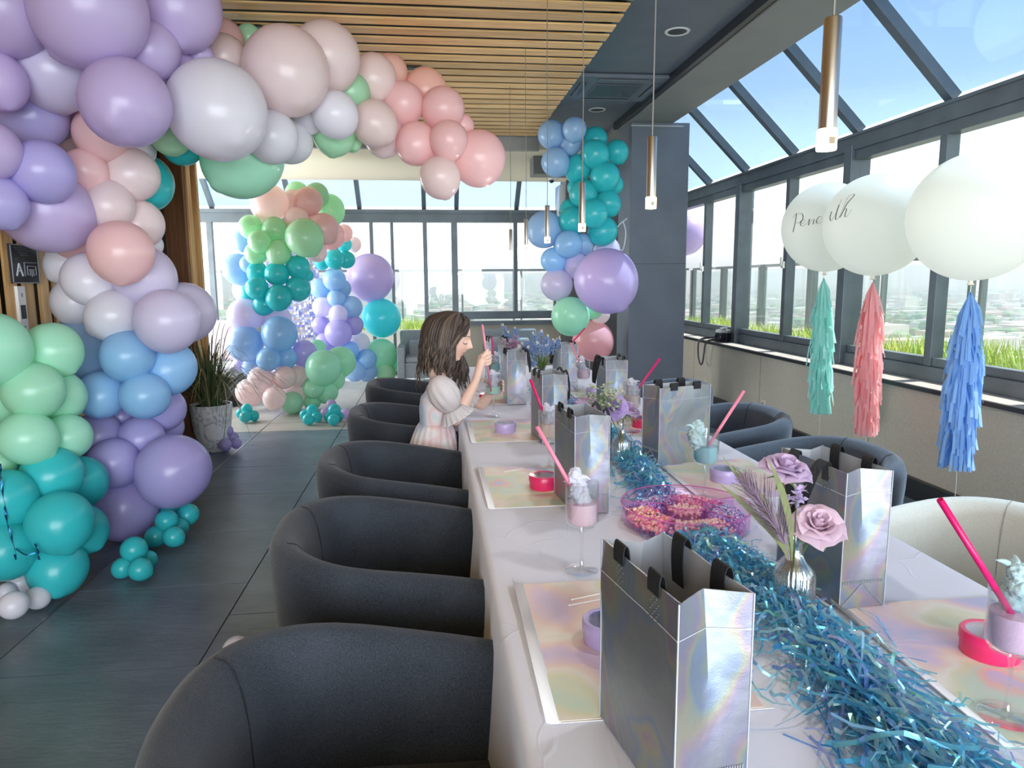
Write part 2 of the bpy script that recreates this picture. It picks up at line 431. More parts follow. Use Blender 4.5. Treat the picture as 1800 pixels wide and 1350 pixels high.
# ------------------------------------------------------------------ outside
M_conc = mat('terrace_concrete', (205, 200, 190), .8, var=(2, .08))
struct('terrace', MB().box(3.32, 5.6, -6, 14, -.3, .30).box(-8, 5.6, 11.0, 14, -.3, -.02), M_conc)
pl = thing('planter', 'long pale concrete planter of bright green grass outside the right windows', 'planter', (3.85, 4, .3))
mb = MB()
for x0, x1, y0, y1 in ((-.42, -.36, -7, 6), (.36, .42, -7, 6), (-.36, .36, -7, -6.94), (-.36, .36, 5.94, 6)): mb.box(x0, x1, y0, y1, 0, .42)
mb.box(-.36, .36, -6.94, 5.94, .3, .34)
mb.build('planter_wall', M_conc, pl)
random.seed(8); mb = MB()
for i in range(9000):
    x, y = random.uniform(-.35, .35), random.uniform(-3.6, 5.9)
    if (math.sin(y * 1.1) + math.sin(y * 2.3 + 1)) * .25 + random.random() < .3: continue
    h = random.uniform(.16, .34) * (1.0 if y < 1.4 else .8); a = random.uniform(0, 2 * PI); l = random.uniform(.02, .14)
    dx, dy = cos(a) * l, sin(a) * l; sd = V((-sin(a), cos(a), 0))
    p = V((x, y, .34))
    mb.ribbon([p, p + V((dx * .35, dy * .35, h * .6)), p + V((dx, dy, h))], sd, [.012, .010, .002])
m, nt_, b_ = newmat('grass')
gi = add(nt_, 'ShaderNodeNewGeometry')
nt_.links.new(ramp(nt_, gi.outputs['Random Per Island'], [(0, lin((150, 190, 80))), (.5, lin((185, 205, 95))), (1, lin((215, 215, 130)))]), b_.inputs['Base Color'])
b_.inputs['Roughness'].default_value = .6
gr = mb.build('grass', m, pl); gr['kind'] = 'stuff'
fp = thing('planter', 'short planter of yellow green plants beyond the far glass door', 'planter', (-.3, 12.2, -.02))
MB().box(-1.0, .9, -.2, .2, 0, .62).build('planter_wall', M_conc, fp)
mb = MB()
for i in range(1200):
    x, y = random.uniform(-.9, .8), random.uniform(-.18, .18); h = random.uniform(.08, .2); a = random.uniform(0, 2 * PI)
    p = V((x, y, .62)); mb.ribbon([p, p + V((cos(a) * .05, sin(a) * .05, h))], V((-sin(a), cos(a), 0)), [.014, .003])
mb.build('foliage', m, fp)['kind'] = 'stuff'

M_rail = mat('railing_metal', (120, 128, 126), .4, metal=.3)
M_rglass = glassmat('railing_glass', (.93, .975, .96), 1.4)
def railing(label, p0, p1, npost):
    p0, p1 = V(p0), V(p1); t = thing('railing', label, 'railing', p0)
    d = p1 - p0; L = d.length; u = d / L
    rz = math.atan2(u.y, u.x); t.rotation_euler = (0, 0, rz)
    zt = 1.62 - p0.z
    MB().box(0, L, -.02, .02, zt - .04, zt).build('handrail', M_rail, t)
    for i in range(npost + 1):
        x = L * i / npost
        for dx in (-.07, .07): MB().box(x + dx - .016, x + dx + .016, -.03, .03, 0, zt - .04).build('post', M_rail, t)
        if i < npost: MB().box(x + .09, x + L / npost - .09, -.005, .005, .12, zt - .08).build('pane', M_rglass, t)
railing('grey metal and glass railing outside the right windows', (5.0, -4, .3), (5.0, 13.2, .3), 12)
railing('grey metal and glass railing beyond the far windows', (-5, 13.2, -.02), (4.9, 13.2, -.02), 9)

m, nt_, b_ = newmat('city_ground')
n1 = add(nt_, 'ShaderNodeTexNoise'); n1.inputs['Scale'].default_value = .012; n1.inputs['Detail'].default_value = 9; n1.inputs['Roughness'].default_value = .7
nt_.links.new(coords(nt_, (1, 1, 1)), n1.inputs['Vector'])
nt_.links.new(ramp(nt_, n1.outputs[0], [(.34, lin((96, 128, 88))), (.47, lin((140, 160, 120))), (.55, lin((200, 196, 186))), (.68, lin((150, 160, 158)))]), b_.inputs['Base Color'])
b_.inputs['Roughness'].default_value = .9
struct('ground', MB().box(-9000, 9000, -3000, 12000, -72, -70), m)
random.seed(21); mb = MB()
for i in range(5200):
    r = 160 + 5500 * random.random() ** 1.6; a = random.uniform(-.62, 1.25)
    x, y = r * sin(a), r * cos(a)
    s = random.uniform(7, 20) * (1 + r / 4000); h = random.uniform(5, 14) * (2.2 if random.random() < .05 else 1)
    M = Matrix.Translation((x, y, -70)) @ Matrix.Rotation(.3 + random.choice((0, .05)), 4, 'Z')
    mb.box(-s, s, -s * .6, s * .6, 0, h, M)
for i in range(90):
    r = random.uniform(5200, 6500); a = random.gauss(.12, .10); h = random.uniform(30, 95)
    M = Matrix.Translation((r * sin(a), r * cos(a), -70)); mb.box(-22, 22, -22, 22, 0, h + 20, M)
m, nt_, b_ = newmat('city_walls'); gi = add(nt_, 'ShaderNodeNewGeometry')
nt_.links.new(ramp(nt_, gi.outputs['Random Per Island'], [(0, lin((190, 176, 164))), (.3, lin((226, 222, 214))), (.6, lin((176, 130, 112))), (.8, lin((205, 205, 205))), (1, lin((150, 150, 155)))]), b_.inputs['Base Color'])
o = mb.build('city_buildings', m); tag(o, 'countless far low city buildings spreading to the horizon', 'buildings', kind='stuff')
random.seed(5); mb = MB()
for i in range(5000):
    r = 150 + 4500 * random.random() ** 1.5; a = random.uniform(-.62, 1.25); s = random.uniform(4, 11)
    mb.ell((r * sin(a), r * cos(a), -70 + s * .6), (s * 1.3, s * 1.3, s), 6, 4)
m, nt_, b_ = newmat('city_leaves'); gi = add(nt_, 'ShaderNodeNewGeometry')
nt_.links.new(ramp(nt_, gi.outputs['Random Per Island'], [(0, lin((70, 104, 62))), (1, lin((124, 150, 92)))]), b_.inputs['Base Color'])
o = mb.build('city_trees', m); tag(o, 'countless far green trees among the city roofs', 'trees', kind='stuff')
# haze over the city
m = bpy.data.materials.new('haze'); m.use_nodes = True; nt_ = m.node_tree; nt_.nodes.clear()
vo = add(nt_, 'ShaderNodeVolumeScatter'); vo.inputs['Color'].default_value = (.90, .95, 1, 1); vo.inputs['Density'].default_value = .0005; vo.inputs['Anisotropy'].default_value = .35
out = add(nt_, 'ShaderNodeOutputMaterial'); nt_.links.new(vo.outputs[0], out.inputs['Volume'])
HAZE = True
if HAZE:
    o = MB().box(-8500, 8500, 60, 9500, -69, 160).build('haze', m); tag(o, 'pale daytime haze lying over the distant city', 'haze', kind='stuff')
# ------------------------------------------------------------------ balloons
def latex(name, rgb, rgb2=None, tr=.30, rough=.30):
    m, nt, b = newmat('latex_' + name); c = tuple(x ** (.62 if name != 'white_x' else .8) for x in lin(rgb))
    oi = add(nt, 'ShaderNodeObjectInfo'); hs = add(nt, 'ShaderNodeHueSaturation'); hs.inputs['Color'].default_value = (*c, 1)
    mr = add(nt, 'ShaderNodeMapRange'); mr.inputs['To Min'].default_value = .94; mr.inputs['To Max'].default_value = 1.06
    nt.links.new(oi.outputs['Random'], mr.inputs['Value']); nt.links.new(mr.outputs[0], hs.inputs['Value'])
    nt.links.new(hs.outputs[0], b.inputs['Base Color']); b.inputs['Roughness'].default_value = rough
    b.inputs['Coat Weight'].default_value = .12; b.inputs['Coat Roughness'].default_value = .10
    out = nt.nodes['Material Output']; t = add(nt, 'ShaderNodeBsdfTranslucent'); mx = add(nt, 'ShaderNodeMixShader')
    nt.links.new(hs.outputs[0], t.inputs[0]); mx.inputs[0].default_value = tr
    nt.links.new(b.outputs[0], mx.inputs[1]); nt.links.new(t.outputs[0], mx.inputs[2]); nt.links.new(mx.outputs[0], out.inputs[0])
    return m
LC = {  # key: colour word, rgb
    'L': ('lavender', (194, 168, 228)), 'l': ('pale lilac', (218, 206, 242)), 'V': ('violet', (170, 158, 232)),
    'P': ('pink', (255, 196, 196)), 'p': ('pale pink', (250, 222, 222)), 'W': ('white', (236, 232, 244)),
    'B': ('light blue', (128, 196, 250)), 'b': ('dusty blue', (138, 188, 236)), 'M': ('mint green', (154, 240, 194)),
    'm': ('pale mint', (156, 246, 204)), 'G': ('soft green', (160, 232, 174)), 'T': ('teal', (24, 190, 196)),
    't': ('turquoise', (40, 220, 228)), 'S': ('peach', (255, 190, 172)), 'R': ('rose pink', (246, 156, 158)),
    'o': ('blush', (244, 214, 210)), 'X': ('white', (253, 250, 238))}
LM = {k: latex(v[0].replace(' ', '_') + ('_x' if k == 'X' else ''), v[1], tr=.6 if k == 'X' else .34, rough=.5 if k == 'X' else .27) for k, v in LC.items()}
def _pear(p):
    s = 1.0 + .05 * p.z
    return V((p.x * s, p.y * s, p.z * 1.04 - (.05 if p.z < -.985 else 0)))
BM = {}
for k in LC:
    mb = MB(); mb.ell((0, 0, 0), 1, 36, 22, fn=_pear); BM[k] = mb.mesh('balloon', LM[k], True, sharp=0)
BALLOONS = []
def balloon(px, py, r, k, D, sec, ry=None):
    """photo pixel centre and radius, distance along the view axis"""
    rad = r * D / FPX
    c = atD(px, py, D)
    o = bpy.data.objects.new('balloon', BM[k]); COL.objects.link(o)
    o.location = c
    random.seed(int(px * 7 + py * 13 + r))
    o.rotation_euler = (random.uniform(-.9, .9), random.uniform(-.9, .9), random.uniform(0, 6))
    o.scale = (rad, rad, rad)
    BALLOONS.append((o, LC[k][0], rad, sec))
    return o
NA = 'arch at left'
SECS = {
 'top': ('near arch top left', 'balloons at the top left of the near arch'),
 'pinkcol': ('pink part of near arch', 'balloons on the pink stretch of the near arch leg'),
 'whitecol': ('white part of near arch', 'balloons on the white stretch of the near arch leg'),
 'bluecol': ('blue part of near arch', 'balloons on the blue stretch of the near arch leg'),
 'violcol': ('near arch foot', 'balloons at the foot of the near arch leg'),
 'front': ('front left garland', 'balloons of the front left garland'),
 'span': ('near arch overhead span', 'balloons on the overhead span of the near arch'),
 'end': ('near arch right end', 'balloons at the right end of the near arch'),
 'quadw': ('lower left floor cluster', 'small floor clusters of balloons'),
 'quada': ('nearest teal floor cluster', 'small floor clusters of balloons'),
 'quadb': ('floor cluster under violet balloon', 'small floor clusters of balloons'),
 'quadc': ('floor cluster beside marbled pot', 'small floor clusters of balloons'),
 'quadd': ('floor cluster right of plant', 'small floor clusters of balloons'),
 'quade': ('floor cluster before far arch', 'small floor clusters of balloons'),
 'quadf': ('floor cluster by third chair', 'small floor clusters of balloons'),
 'quadg': ('floor pair behind nearest chair', 'small floor clusters of balloons'),
 'fartop': ('far arch top', 'balloons at the top of the far arch'),
 'farleft': ('far arch upper left leg', 'balloons on the upper left leg of the far arch'),
 'farlow': ('far arch lower left leg', 'balloons on the lower left leg of the far arch'),
 'farright': ('far arch right leg', 'balloons on the right leg of the far arch'),
 'farcol': ('stack right of far arch', 'balloons stacked right of the far arch'),
 'pillar': ('grey column garland', 'balloons of the garland against the grey column'),
}
B = {}
B['top'] = [(5,20,78,'L',3.25),(155,20,95,'L',3.12),(95,129,65,'l',3.22),(313,15,73,'L',3.34),(220,182,75,'L',3.10),(262,90,51,'L',3.30),
 (314,142,47,'L',3.50),(-6,144,50,'L',3.2),(55,208,57,'V',3.32),(90,197,48,'V',3.45),(-22,265,52,'L',3.2),(75,303,53,'V',3.2),(-2,357,46,'V',3.22),(84,371,73,'L',3.28),(350,98,24,'L',3.6)]
B['pinkcol'] = [(178,238,46,'P',3.6),(118,252,30,'p',3.62),(150,302,38,'P',3.55),(230,308,46,'p',3.52),(238,262,34,'W',3.72),(253,322,50,'T',3.85),
 (190,362,44,'p',3.5),(242,395,43,'p',3.62),(135,405,52,'P',3.62),(213,445,54,'P',3.45)]
B['whitecol'] = [(118,465,37,'W',3.75),(158,492,46,'W',3.62),(255,488,53,'l',3.66),(265,431,21,'W',3.8),(135,530,42,'W',3.76),(198,556,45,'W',3.62),(294,566,55,'l',3.58),(322,551,53,'l',3.78)]
B['bluecol'] = [(138,618,55,'b',3.82),(224,627,45,'B',3.62),(295,648,48,'B',3.78),(178,695,41,'B',3.68),(256,696,41,'B',3.64)]
B['violcol'] = [(285,720,39,'V',3.86),(213,733,36,'V',3.86),(172,766,41,'V',3.86),(248,772,40,'V',3.82),(290,752,31,'V',3.95),(201,815,43,'V',3.78),(304,829,63,'V',3.72),(217,893,57,'V',3.86)]
B['front'] = [(-15,615,64,'m',3.2),(94,617,48,'M',3.3),(59,688,50,'M',3.15),(105,696,43,'M',3.34),(50,771,47,'m',3.12),(118,769,40,'m',3.3),(-5,710,38,'M',3.4),(2,815,24,'M',3.3),
 (92,837,50,'T',3.12),(142,848,45,'T',3.3),(10,878,51,'T',3.2),(106,920,54,'T',3.08),(143,932,44,'T',3.26),(8,968,53,'T',3.12),(101,1000,49,'T',3.1),(50,905,42,'T',3.42),(30,825,36,'T',3.45)]
B['span'] = [(383,196,85,'W',3.5),(504,127,75,'p',3.85),(572,103,60,'p',4.05),(395,103,40,'o',3.85),(393,70,35,'P',4.0),(437,66,22,'G',4.15),(478,242,45,'W',3.9),(510,250,38,'W',4.08),
 (545,202,31,'W',4.1),(590,203,40,'W',4.1),(617,164,34,'G',4.3),(587,237,37,'G',4.28),(618,250,18,'G',4.35),(425,278,70,'M',4.0),(300,240,34,'G',3.75),(320,256,35,'T',3.9)]
B['end'] = [(656,138,41,'o',4.4),(685,128,31,'S',4.6),(748,160,38,'S',4.75),(659,218,40,'o',4.35),(675,240,36,'p',4.5),(709,183,37,'P',4.5),(778,193,38,'P',4.55),(732,254,37,'P',4.5),(789,248,34,'P',4.45),(813,222,20,'P',4.65),(841,280,48,'P',4.55),(774,313,36,'o',4.45),(707,227,26,'P',4.6)]
B['fartop'] = [(522,341,21,'G',8.0),(557,343,21,'G',8.0),(579,369,27,'G',8.0),(473,358,33,'o',7.7),(515,355,21,'o',7.8),(541,355,25,'P',7.8),(522,387,22,'o',7.75),(548,391,20,'o',7.75),(569,403,27,'P',7.7),(582,415,24,'P',7.85),(605,410,15,'P',8.6),(622,430,13,'p',8.9),(557,443,18,'p',7.8)]
B['farleft'] = [(441,400,21,'G',7.62),(483,404,22,'G',7.62),(456,425,20,'G',7.5),(536,419,33,'G',7.5),(450,446,20,'G',7.6),(490,444,22,'G',7.55),(430,424,20,'b',7.9),(419,474,27,'b',7.8),(438,465,16,'b',7.75),
 (452,478,18,'T',7.7),(487,482,21,'T',7.6),(524,470,21,'T',7.65),(452,507,20,'T',7.55),(490,524,23,'T',7.55),(524,508,22,'T',7.65),(440,517,18,'T',7.75),(464,536,19,'T',7.6),(540,484,11,'T',7.8)]
B['farlow'] = [(430,555,30,'l',7.7),(430,510,21,'W',7.85),(484,560,26,'l',7.75),(431,605,31,'b',7.65),(491,588,31,'B',7.62),(472,632,21,'B',7.55),(503,629,19,'B',7.65),(533,621,23,'V',7.75),(425,637,15,'V',7.9),(445,645,19,'b',7.85),
 (558,612,15,'m',8.0),(568,647,31,'m',7.6),(598,637,27,'M',7.8),(551,682,19,'M',7.65),(575,690,19,'M',7.75),(587,668,19,'M',7.8),(549,706,15,'M',7.8),
 (458,668,23,'p',7.55),(500,664,20,'p',7.6),(523,661,18,'p',7.7),(482,700,20,'p',7.55),(519,698,21,'p',7.62),(439,690,24,'p',7.75),(513,708,19,'M',7.75)]
B['farright'] = [(605,430,13,'t',8.7),(588,456,17,'T',8.6),(609,457,15,'T',8.7),(566,460,14,'T',8.8),(588,492,20,'b',8.9),(591,525,16,'b',8.95),(595,552,16,'l',8.9),(566,540,17,'l',9.0),(563,508,18,'b',9.1),(617,541,20,'b',9.05),(600,508,17,'b',9.1),
 (595,586,24,'V',8.9),(622,572,17,'V',9.05),(565,572,16,'V',9.1),(573,602,18,'V',9.1),(614,617,17,'B',9.0),(644,632,18,'B',9.1),(645,653,18,'b',9.15),(624,653,18,'b',9.05),(632,603,18,'W',9.3)]
B['farcol'] = [(651,489,41,'L',9.5),(671,560,34,'t',9.55),(670,624,28,'M',9.5),(678,657,17,'G',9.45),(689,636,19,'m',9.75)]
B['pillar'] = [(970,237,25,'b',6.75),(1010,228,21,'b',6.9),(1003,254,20,'b',6.65),(977,286,25,'b',6.75),(1046,246,22,'T',6.85),(1046,272,25,'T',6.65),(1084,268,21,'T',6.75),(1016,297,24,'T',6.75),(1063,312,26,'T',6.65),(1079,325,17,'T',6.9),
 (1026,342,25,'T',6.7),(1012,330,15,'T',6.85),(1069,358,23,'T',6.7),(1044,376,25,'T',6.62),(1004,372,22,'T',6.85),(1006,389,24,'T',6.75),(1059,407,26,'T',6.7),(957,404,32,'b',6.85),(999,430,24,'B',6.65),(1024,430,19,'b',6.8),(973,458,22,'B',6.75),
 (1013,468,23,'l',6.8),(979,501,28,'l',6.8),(1066,440,23,'l',6.95),(1066,495,56,'L',6.35),(1003,557,34,'M',6.75),(1043,545,16,'G',6.9),(1043,600,36,'R',7.15),(1055,553,17,'p',7.05)]
B['quadw'] = [(39,1024,23,'W',3.10),(67,1051,20,'W',3.05),(24,1064,24,'W',2.98),(12,1041,16,'W',3.2)]
B['quada'] = [(236,966,22,'T',3.42),(215,999,18,'T',3.40),(247,1001,20,'T',3.33),(260,984,16,'T',3.48)]
B['quadb'] = [(293,916,19,'T',3.78),(273,944,18,'T',3.76),(306,944,18,'T',3.7),(315,927,16,'T',3.86),(330,905,19,'T',3.95),(298,898,17,'T',4.0),(320,886,16,'T',4.05)]
B['quadc'] = [(399,757,10.5,'V',5.95),(409,769,10,'V',6.0),(396,782,11,'V',5.82),(415,779,9.5,'V',5.9)]
B['quadd'] = [(434,719,9.5,'T',7.2),(431,733,10,'T',7.12),(446,731,9.5,'T',7.2),(424,727,9,'T',7.3)]
B['quade'] = [(549,721,10,'T',7.15),(542,737,10,'T',7.05),(557,733,9.5,'T',7.15),(536,729,9,'T',7.22)]
B['quadf'] = [(588,721,11,'T',7.1),(586,738,10,'T',7.0),(595,732,9,'T',7.12),(578,733,8.5,'T',7.15),(582,711,9,'L',7.4),(572,725,8.5,'L',7.42),(607,727,9,'L',7.4)]
B['quadg'] = [(416,1143,24,'W',2.52),(397,1168,19,'W',2.5)]
# settle the garlands: neighbours press on each other a little instead of running into one another
BL_ = []
for sec, L in B.items():
    for px, py, r, k, D in L:
        if px < 30 and D < 3.4: D *= .965
        rr = ray(px, py); hi = D + .30; lo = D - .16; q = r / FPX
        if rr.z < 0: hi = min(hi, (EYE - .002) / (-rr.z + q))           # stays on the floor
        if rr.z + q > 0: hi = min(hi, max(D - .3, 1.52 / (rr.z + q)))  # stays below the ceiling
        if rr.x - q < 0 and rr.y * D < 6.0: hi = min(hi, 2.085 / (q - rr.x))   # stays clear of the slats
        if hi < lo: lo = hi - .2
        BL_.append([px, py, r, k, min(max(D, lo), hi), sec, lo, hi, rr])
for it in range(60):
    mv = 0
    for i in range(len(BL_)):
        a = BL_[i]; ra = a[2] * a[4] / FPX; ca = a[8] * a[4]
        for j in range(i + 1, len(BL_)):
            b = BL_[j]
            if abs(a[0] - b[0]) > a[2] + b[2] or abs(a[1] - b[1]) > a[2] + b[2]: continue
            rb = b[2] * b[4] / FPX; d = (ca - b[8] * b[4]).length; need = .84 * (ra + rb)
            if d < need:
                s = min(.012, (need - d) * .35); f, n = (a, b) if a[4] < b[4] else (b, a)      # f nearer, n farther
                f[4] = max(f[6], f[4] - s * .5); n[4] = min(n[7], n[4] + s); mv += s
                ra = a[2] * a[4] / FPX; ca = a[8] * a[4]
for b in BL_: balloon(*b[:6])
balloon(1206, 415, 33, 'L', 9.6, 'out')
ORD = ['topmost'] + [w + ' from top' for w in 'second third fourth fifth sixth seventh eighth ninth tenth eleventh twelfth thirteenth fourteenth fifteenth sixteenth'.split()]
from collections import defaultdict
grp = defaultdict(list)
for o, cw, rad, sec in BALLOONS: grp[(sec, cw)].append((o, rad))
for (sec, cw), L in grp.items():
    if sec == 'out':
        tag(L[0][0], 'lone lavender balloon outside beyond the window right of the grey column', 'balloon'); continue
    where, group = SECS[sec]
    L.sort(key=lambda q: -q[0].location.z); n = len(L)
    for i, (o, rad) in enumerate(L):
        size = 'small' if rad < .085 else 'big' if rad > .165 else 'medium'
        if n == 1: lab = '%s %s balloon, only one of its colour in %s' % (size, cw, where)
        else:
            w = 'lowest' if i == n - 1 else ORD[i]
            lab = '%s %s balloon, %s of its colour in %s' % (size, cw, w, where)
        tag(o, lab, 'balloon', group)

# hooks that hold the span, and the tinsel strings of the front garland
M_wire = mat('wire', (60, 62, 64), .4, metal=.6)
for (px, py), lab in (((437, 46), 'black ceiling hook with wires above the pale pink balloons'), ((722, 118), 'black ceiling hook above the peach balloons')):
    p = atZ(px, py, 2.93); t = thing('ceiling_hook', lab, 'hook', (p.x, p.y, 2.93))
    MB().box(-.08, .08, -.035, .035, -.012, .0).build('plate', M_black, t, bevel=.003)
    mb = MB()
    for dx in (-.04, .02): mb.tube([(dx, 0, -.01), (dx, -.005, -.09), (dx + .005, -.01, -.17)], .003, 6)
    mb.build('wire', M_wire, t)
M_tin = mat('blue_tinsel', (40, 110, 150), .2, metal=.8)
for i, (pts, lab) in enumerate(((((0, 815), (3, 850), (10, 905), (20, 945), (28, 984)), 'dark blue tinsel string hanging over the teal balloons at left'), (((62, 955), (66, 968), (69, 984)), 'short tinsel string above the lowest teal balloon at left'))):
    mb = MB(); P = [atD(x, y, 2.93) for x, y in pts]; P = catmull(P, 4)
    mb.ribbon(P, [RT * cos(k * .9) + FW * sin(k * .9) for k in range(len(P))], .010)
    if i == 0:
        for a, b, c in (((3, 850), (-6, 858), (-14, 850)), ((28, 965), (45, 975), (62, 972))):
            Q = catmull([atD(*a, 2.93), atD(*b, 2.92), atD(*c, 2.93)], 4); mb.ribbon(Q, UP * 1.0, .006)
    tag(mb.build('tinsel_string', M_tin, solid=.0015), lab, 'string')

# big white balloons with tissue tassels
def whiteball(px, py, r, D, lab, tl, tcol, ttop, tbot, wid):
    c = atD(px, py, D); rad = r * D / FPX
    t = thing('balloon', lab, 'balloon', c, 0, 'big white balloons on tassels by the right windows')
    mb = MB(); mb.ell((0, 0, 0), rad, 56, 36, fn=lambda p: V((p.x, p.y, p.z * (1.0 if p.z > 0 else 1.02))))
    mb.build('skin', LM['X'], t, True, sharp=0)
    mb = MB(); mb.lathe([(.004, -rad * 1.0), (.012, -rad * 1.02), (.010, -rad * 1.05), (.018, -rad * 1.085), (.006, -rad * 1.10)], 12)
    mb.build('knot', mat('latex_knot', (236, 230, 212), .4), t, True)
    # tassel
    y = D * FW.y + 0.0
    top = atY(ttop[0], ttop[1], c.y); bot = atY(tbot[0], tbot[1], c.y)
    g = thing('tassel', tl, 'tassel', top, 0, 'tissue paper tassels under the white balloons')
    H = top.z - bot.z; random.seed(int(px)); mb = MB(); lean = (bot - top); lean.z = 0
    nl = 7
    for L in range(nl):
        z0 = -H * (L * .8 / (nl - 1)) + .01; ln = H * .27
        wr = wid * (.55 + .45 * min(1, (L + .6) / 2.5)) * (1.0 if L < 5 else .9 - .1 * (L - 5))
        for k in range(58):
            a = random.uniform(0, 2 * PI); rr = wr * (.35 + .65 * random.random() ** .5); l = ln * random.uniform(.65, 1.08)
            zs = z0 - random.uniform(0, .05) if L else 0.0 - random.uniform(0, .01)
            q = -zs / H
            s = V((cos(a) * .25 * rr * (0 if L == 0 else 1.6), sin(a) * .25 * rr * (0 if L == 0 else 1.6), zs)) + lean * q
            e = V((cos(a) * rr, sin(a) * rr, max(zs - l, -H))) + lean * min(1, q + l / H)
            mid = (s + e) / 2 + V((cos(a) * rr * .25, sin(a) * rr * .25, l * .05))
            P = [s, mid, e + V((cos(a), sin(a), 0)) * random.uniform(-.012, .018)]
            b = a + PI / 2 + random.uniform(-.9, .9)
            mb.ribbon(P, V((cos(b), sin(b), 0)), [.010, .015, .014])
    mb.build('fringe', mat('tissue_' + tcol[0], tcol[1], .7, trans=.6), g)
    mb = MB(); mb.tube([(0, 0, .06), (0, 0, -.03)], .0025, 6); mb.tube(catmull([lean + V((0, 0, -H + .05)), lean + V((.01, 0, -H - .1)), lean * 1.1 + V((0, 0, -top.z + .01))], 5), .0013, 5)
    mb.build('string', mat('white_string', (220, 220, 220), .5), g)
    return c, rad, t
WB = []
WB.append(whiteball(1454, 399, 76, 4.86, 'big white balloon lettered Pene in thin script, leftmost of the three', 'aqua tissue paper tassel under the leftmost white balloon', ('aqua', (190, 244, 238)), (1448, 489), (1440, 726), .085))
WB.append(whiteball(1540, 395, 87, 4.22, 'big white balloon with script letters dh at its left edge, middle of three', 'pink tissue paper tassel under the middle white balloon', ('pink', (255, 208, 210)), (1534, 496), (1521, 764), .085))
WB.append(whiteball(1716, 380, 110, 3.36, 'biggest plain white balloon cut by the right edge', 'light blue tissue paper tassel under the rightmost white balloon', ('blue', (172, 214, 250)), (1706, 513), (1680, 824), .088))
# script strokes drawn on the two left balloons, in photo pixels, laid on the balloon skin
M_ink = mat('black_ink', (30, 30, 34), .5)
def onball(px, py, c, rad):
    d = ray(px, py).normalized(); o = V((0, 0, EYE)) - c
    b = o.dot(d); q = b * b - (o.length_squared - (rad * 1.003) ** 2)
    t = -b - math.sqrt(max(q, 0)); return V((0, 0, EYE)) + d * t - c
W0 = .0007
def script(strokes, wb):
    c, rad, t = wb
    mb = MB()
    for st in strokes:
        P = catmull([V((x, y, 0)) for x, y in st], 6); n = len(P)
        Q = [onball(p.x, p.y, c, rad) for p in P]
        W_ = []
        for i in range(n):
            a, b = P[max(i - 1, 0)], P[min(i + 1, n - 1)]; d = b - a
            W_.append(W0 + .0018 * max(0, d.y / (d.length + 1e-6)))
        mb.tube(Q, W_, 5)
    mb.build('lettering', M_ink, t)
script([[(1400, 375), (1398, 390), (1394, 408)], [(1394, 382), (1400, 376), (1410, 376), (1411, 385), (1404, 392), (1399, 391)],
        [(1406, 394), (1413, 392), (1415, 387), (1410, 387), (1407, 395), (1412, 397), (1419, 392)],
        [(1419, 392), (1423, 385), (1421, 396), (1427, 387), (1431, 386), (1429, 394), (1435, 391)],
        [(1435, 391), (1442, 388), (1445, 382), (1440, 381), (1435, 389), (1439, 393), (1450, 387), (1456, 382)]], WB[0])
script([[(1462, 372), (1459, 382), (1461, 388), (1469, 376), (1475, 360), (1480, 350)], [(1475, 360), (1470, 376), (1469, 386), (1474, 384)],
        [(1474, 384), (1482, 366), (1491, 346), (1500, 341), (1501, 344), (1489, 358), (1480, 376), (1476, 382)], [(1478, 378), (1485, 368), (1488, 368), (1485, 380), (1489, 380), (1497, 368)]], WB[1])
# ------------------------------------------------------------------ lights and ceiling fittings
M_steel = mat('brushed_steel', (196, 188, 176), .30, metal=1.0, var=(4, .12, (1, 1, .02)))
M_acry = mat('lamp_acrylic', (255, 236, 190), .2, emit=((255, 214, 140), 5.0))
M_cable = mat('lamp_cable', (120, 116, 108), .5)
LAMPS = [(1.154, 'nearest'), (2.109, 'second nearest'), (3.091, 'third nearest'), (4.026, 'fourth nearest'), (4.926, 'fifth nearest'), (5.881, 'farthest')]
for y, w in LAMPS:
    t = thing('pendant_lamp', 'slim steel tube pendant lamp over the table, %s of the row' % w, 'lamp', (.66, y, 1.612), 0, 'pendant lamps in a row over the table')
    mb = MB(); mb.lathe([(.0142, .034), (.0142, .206), (.013, .208), (.0, .208)], 24); mb.build('tube', M_steel, t, True)
    mb = MB(); mb.lathe([(.0, 0), (.0155, 0), (.0162, .002), (.0162, .032), (.0145, .034), (0, .034)], 24); mb.build('diffuser', M_acry, t, True)
    pl_ = bpy.data.lights.new('lamp_light', 'POINT'); po = bpy.data.objects.new('lamp_light', pl_); COL.objects.link(po); po.parent = t
    pl_.energy = 3.2; pl_.color = (1, .97, .94); pl_.shadow_soft_size = .02; po.location = (0, 0, -.03)
    mb = MB(); mb.box(-.005, .005, -.0172, -.0158, .008, .019); mb.build('emitter', mat('lamp_core', (150, 130, 100), .4), t)
    mb = MB(); mb.tube([(0, 0, .208), (.002, 0, .6), (-.002, 0, .95), (0, 0, 1.34)], .0022, 6); mb.build('cable', M_cable, t)
t = thing('air_conditioner', 'dark square ceiling air conditioner panel above the far table end', 'air conditioner', (1.545, 6.03, 2.998))
MB().box(-.37, .37, -.37, .37, -.03, 0).build('panel', M_dark, t, bevel=.008)
MB().box(-.19, .19, -.19, .19, -.042, -.03).build('grille', mat('grille', (66, 72, 78), .5), t, bevel=.004)
for i in range(4):
    M = Matrix.Rotation(i * PI / 2, 4, 'Z'); mb = MB()
    mb.box(-.20, .20, .27, .325, -.034, -.0295, M); mb.build('vent_slot', M_black, t)
    mb = MB(); mb.box(-.20, .20, .285, .32, -.040, -.034, M); mb.build('flap', M_dark, t)
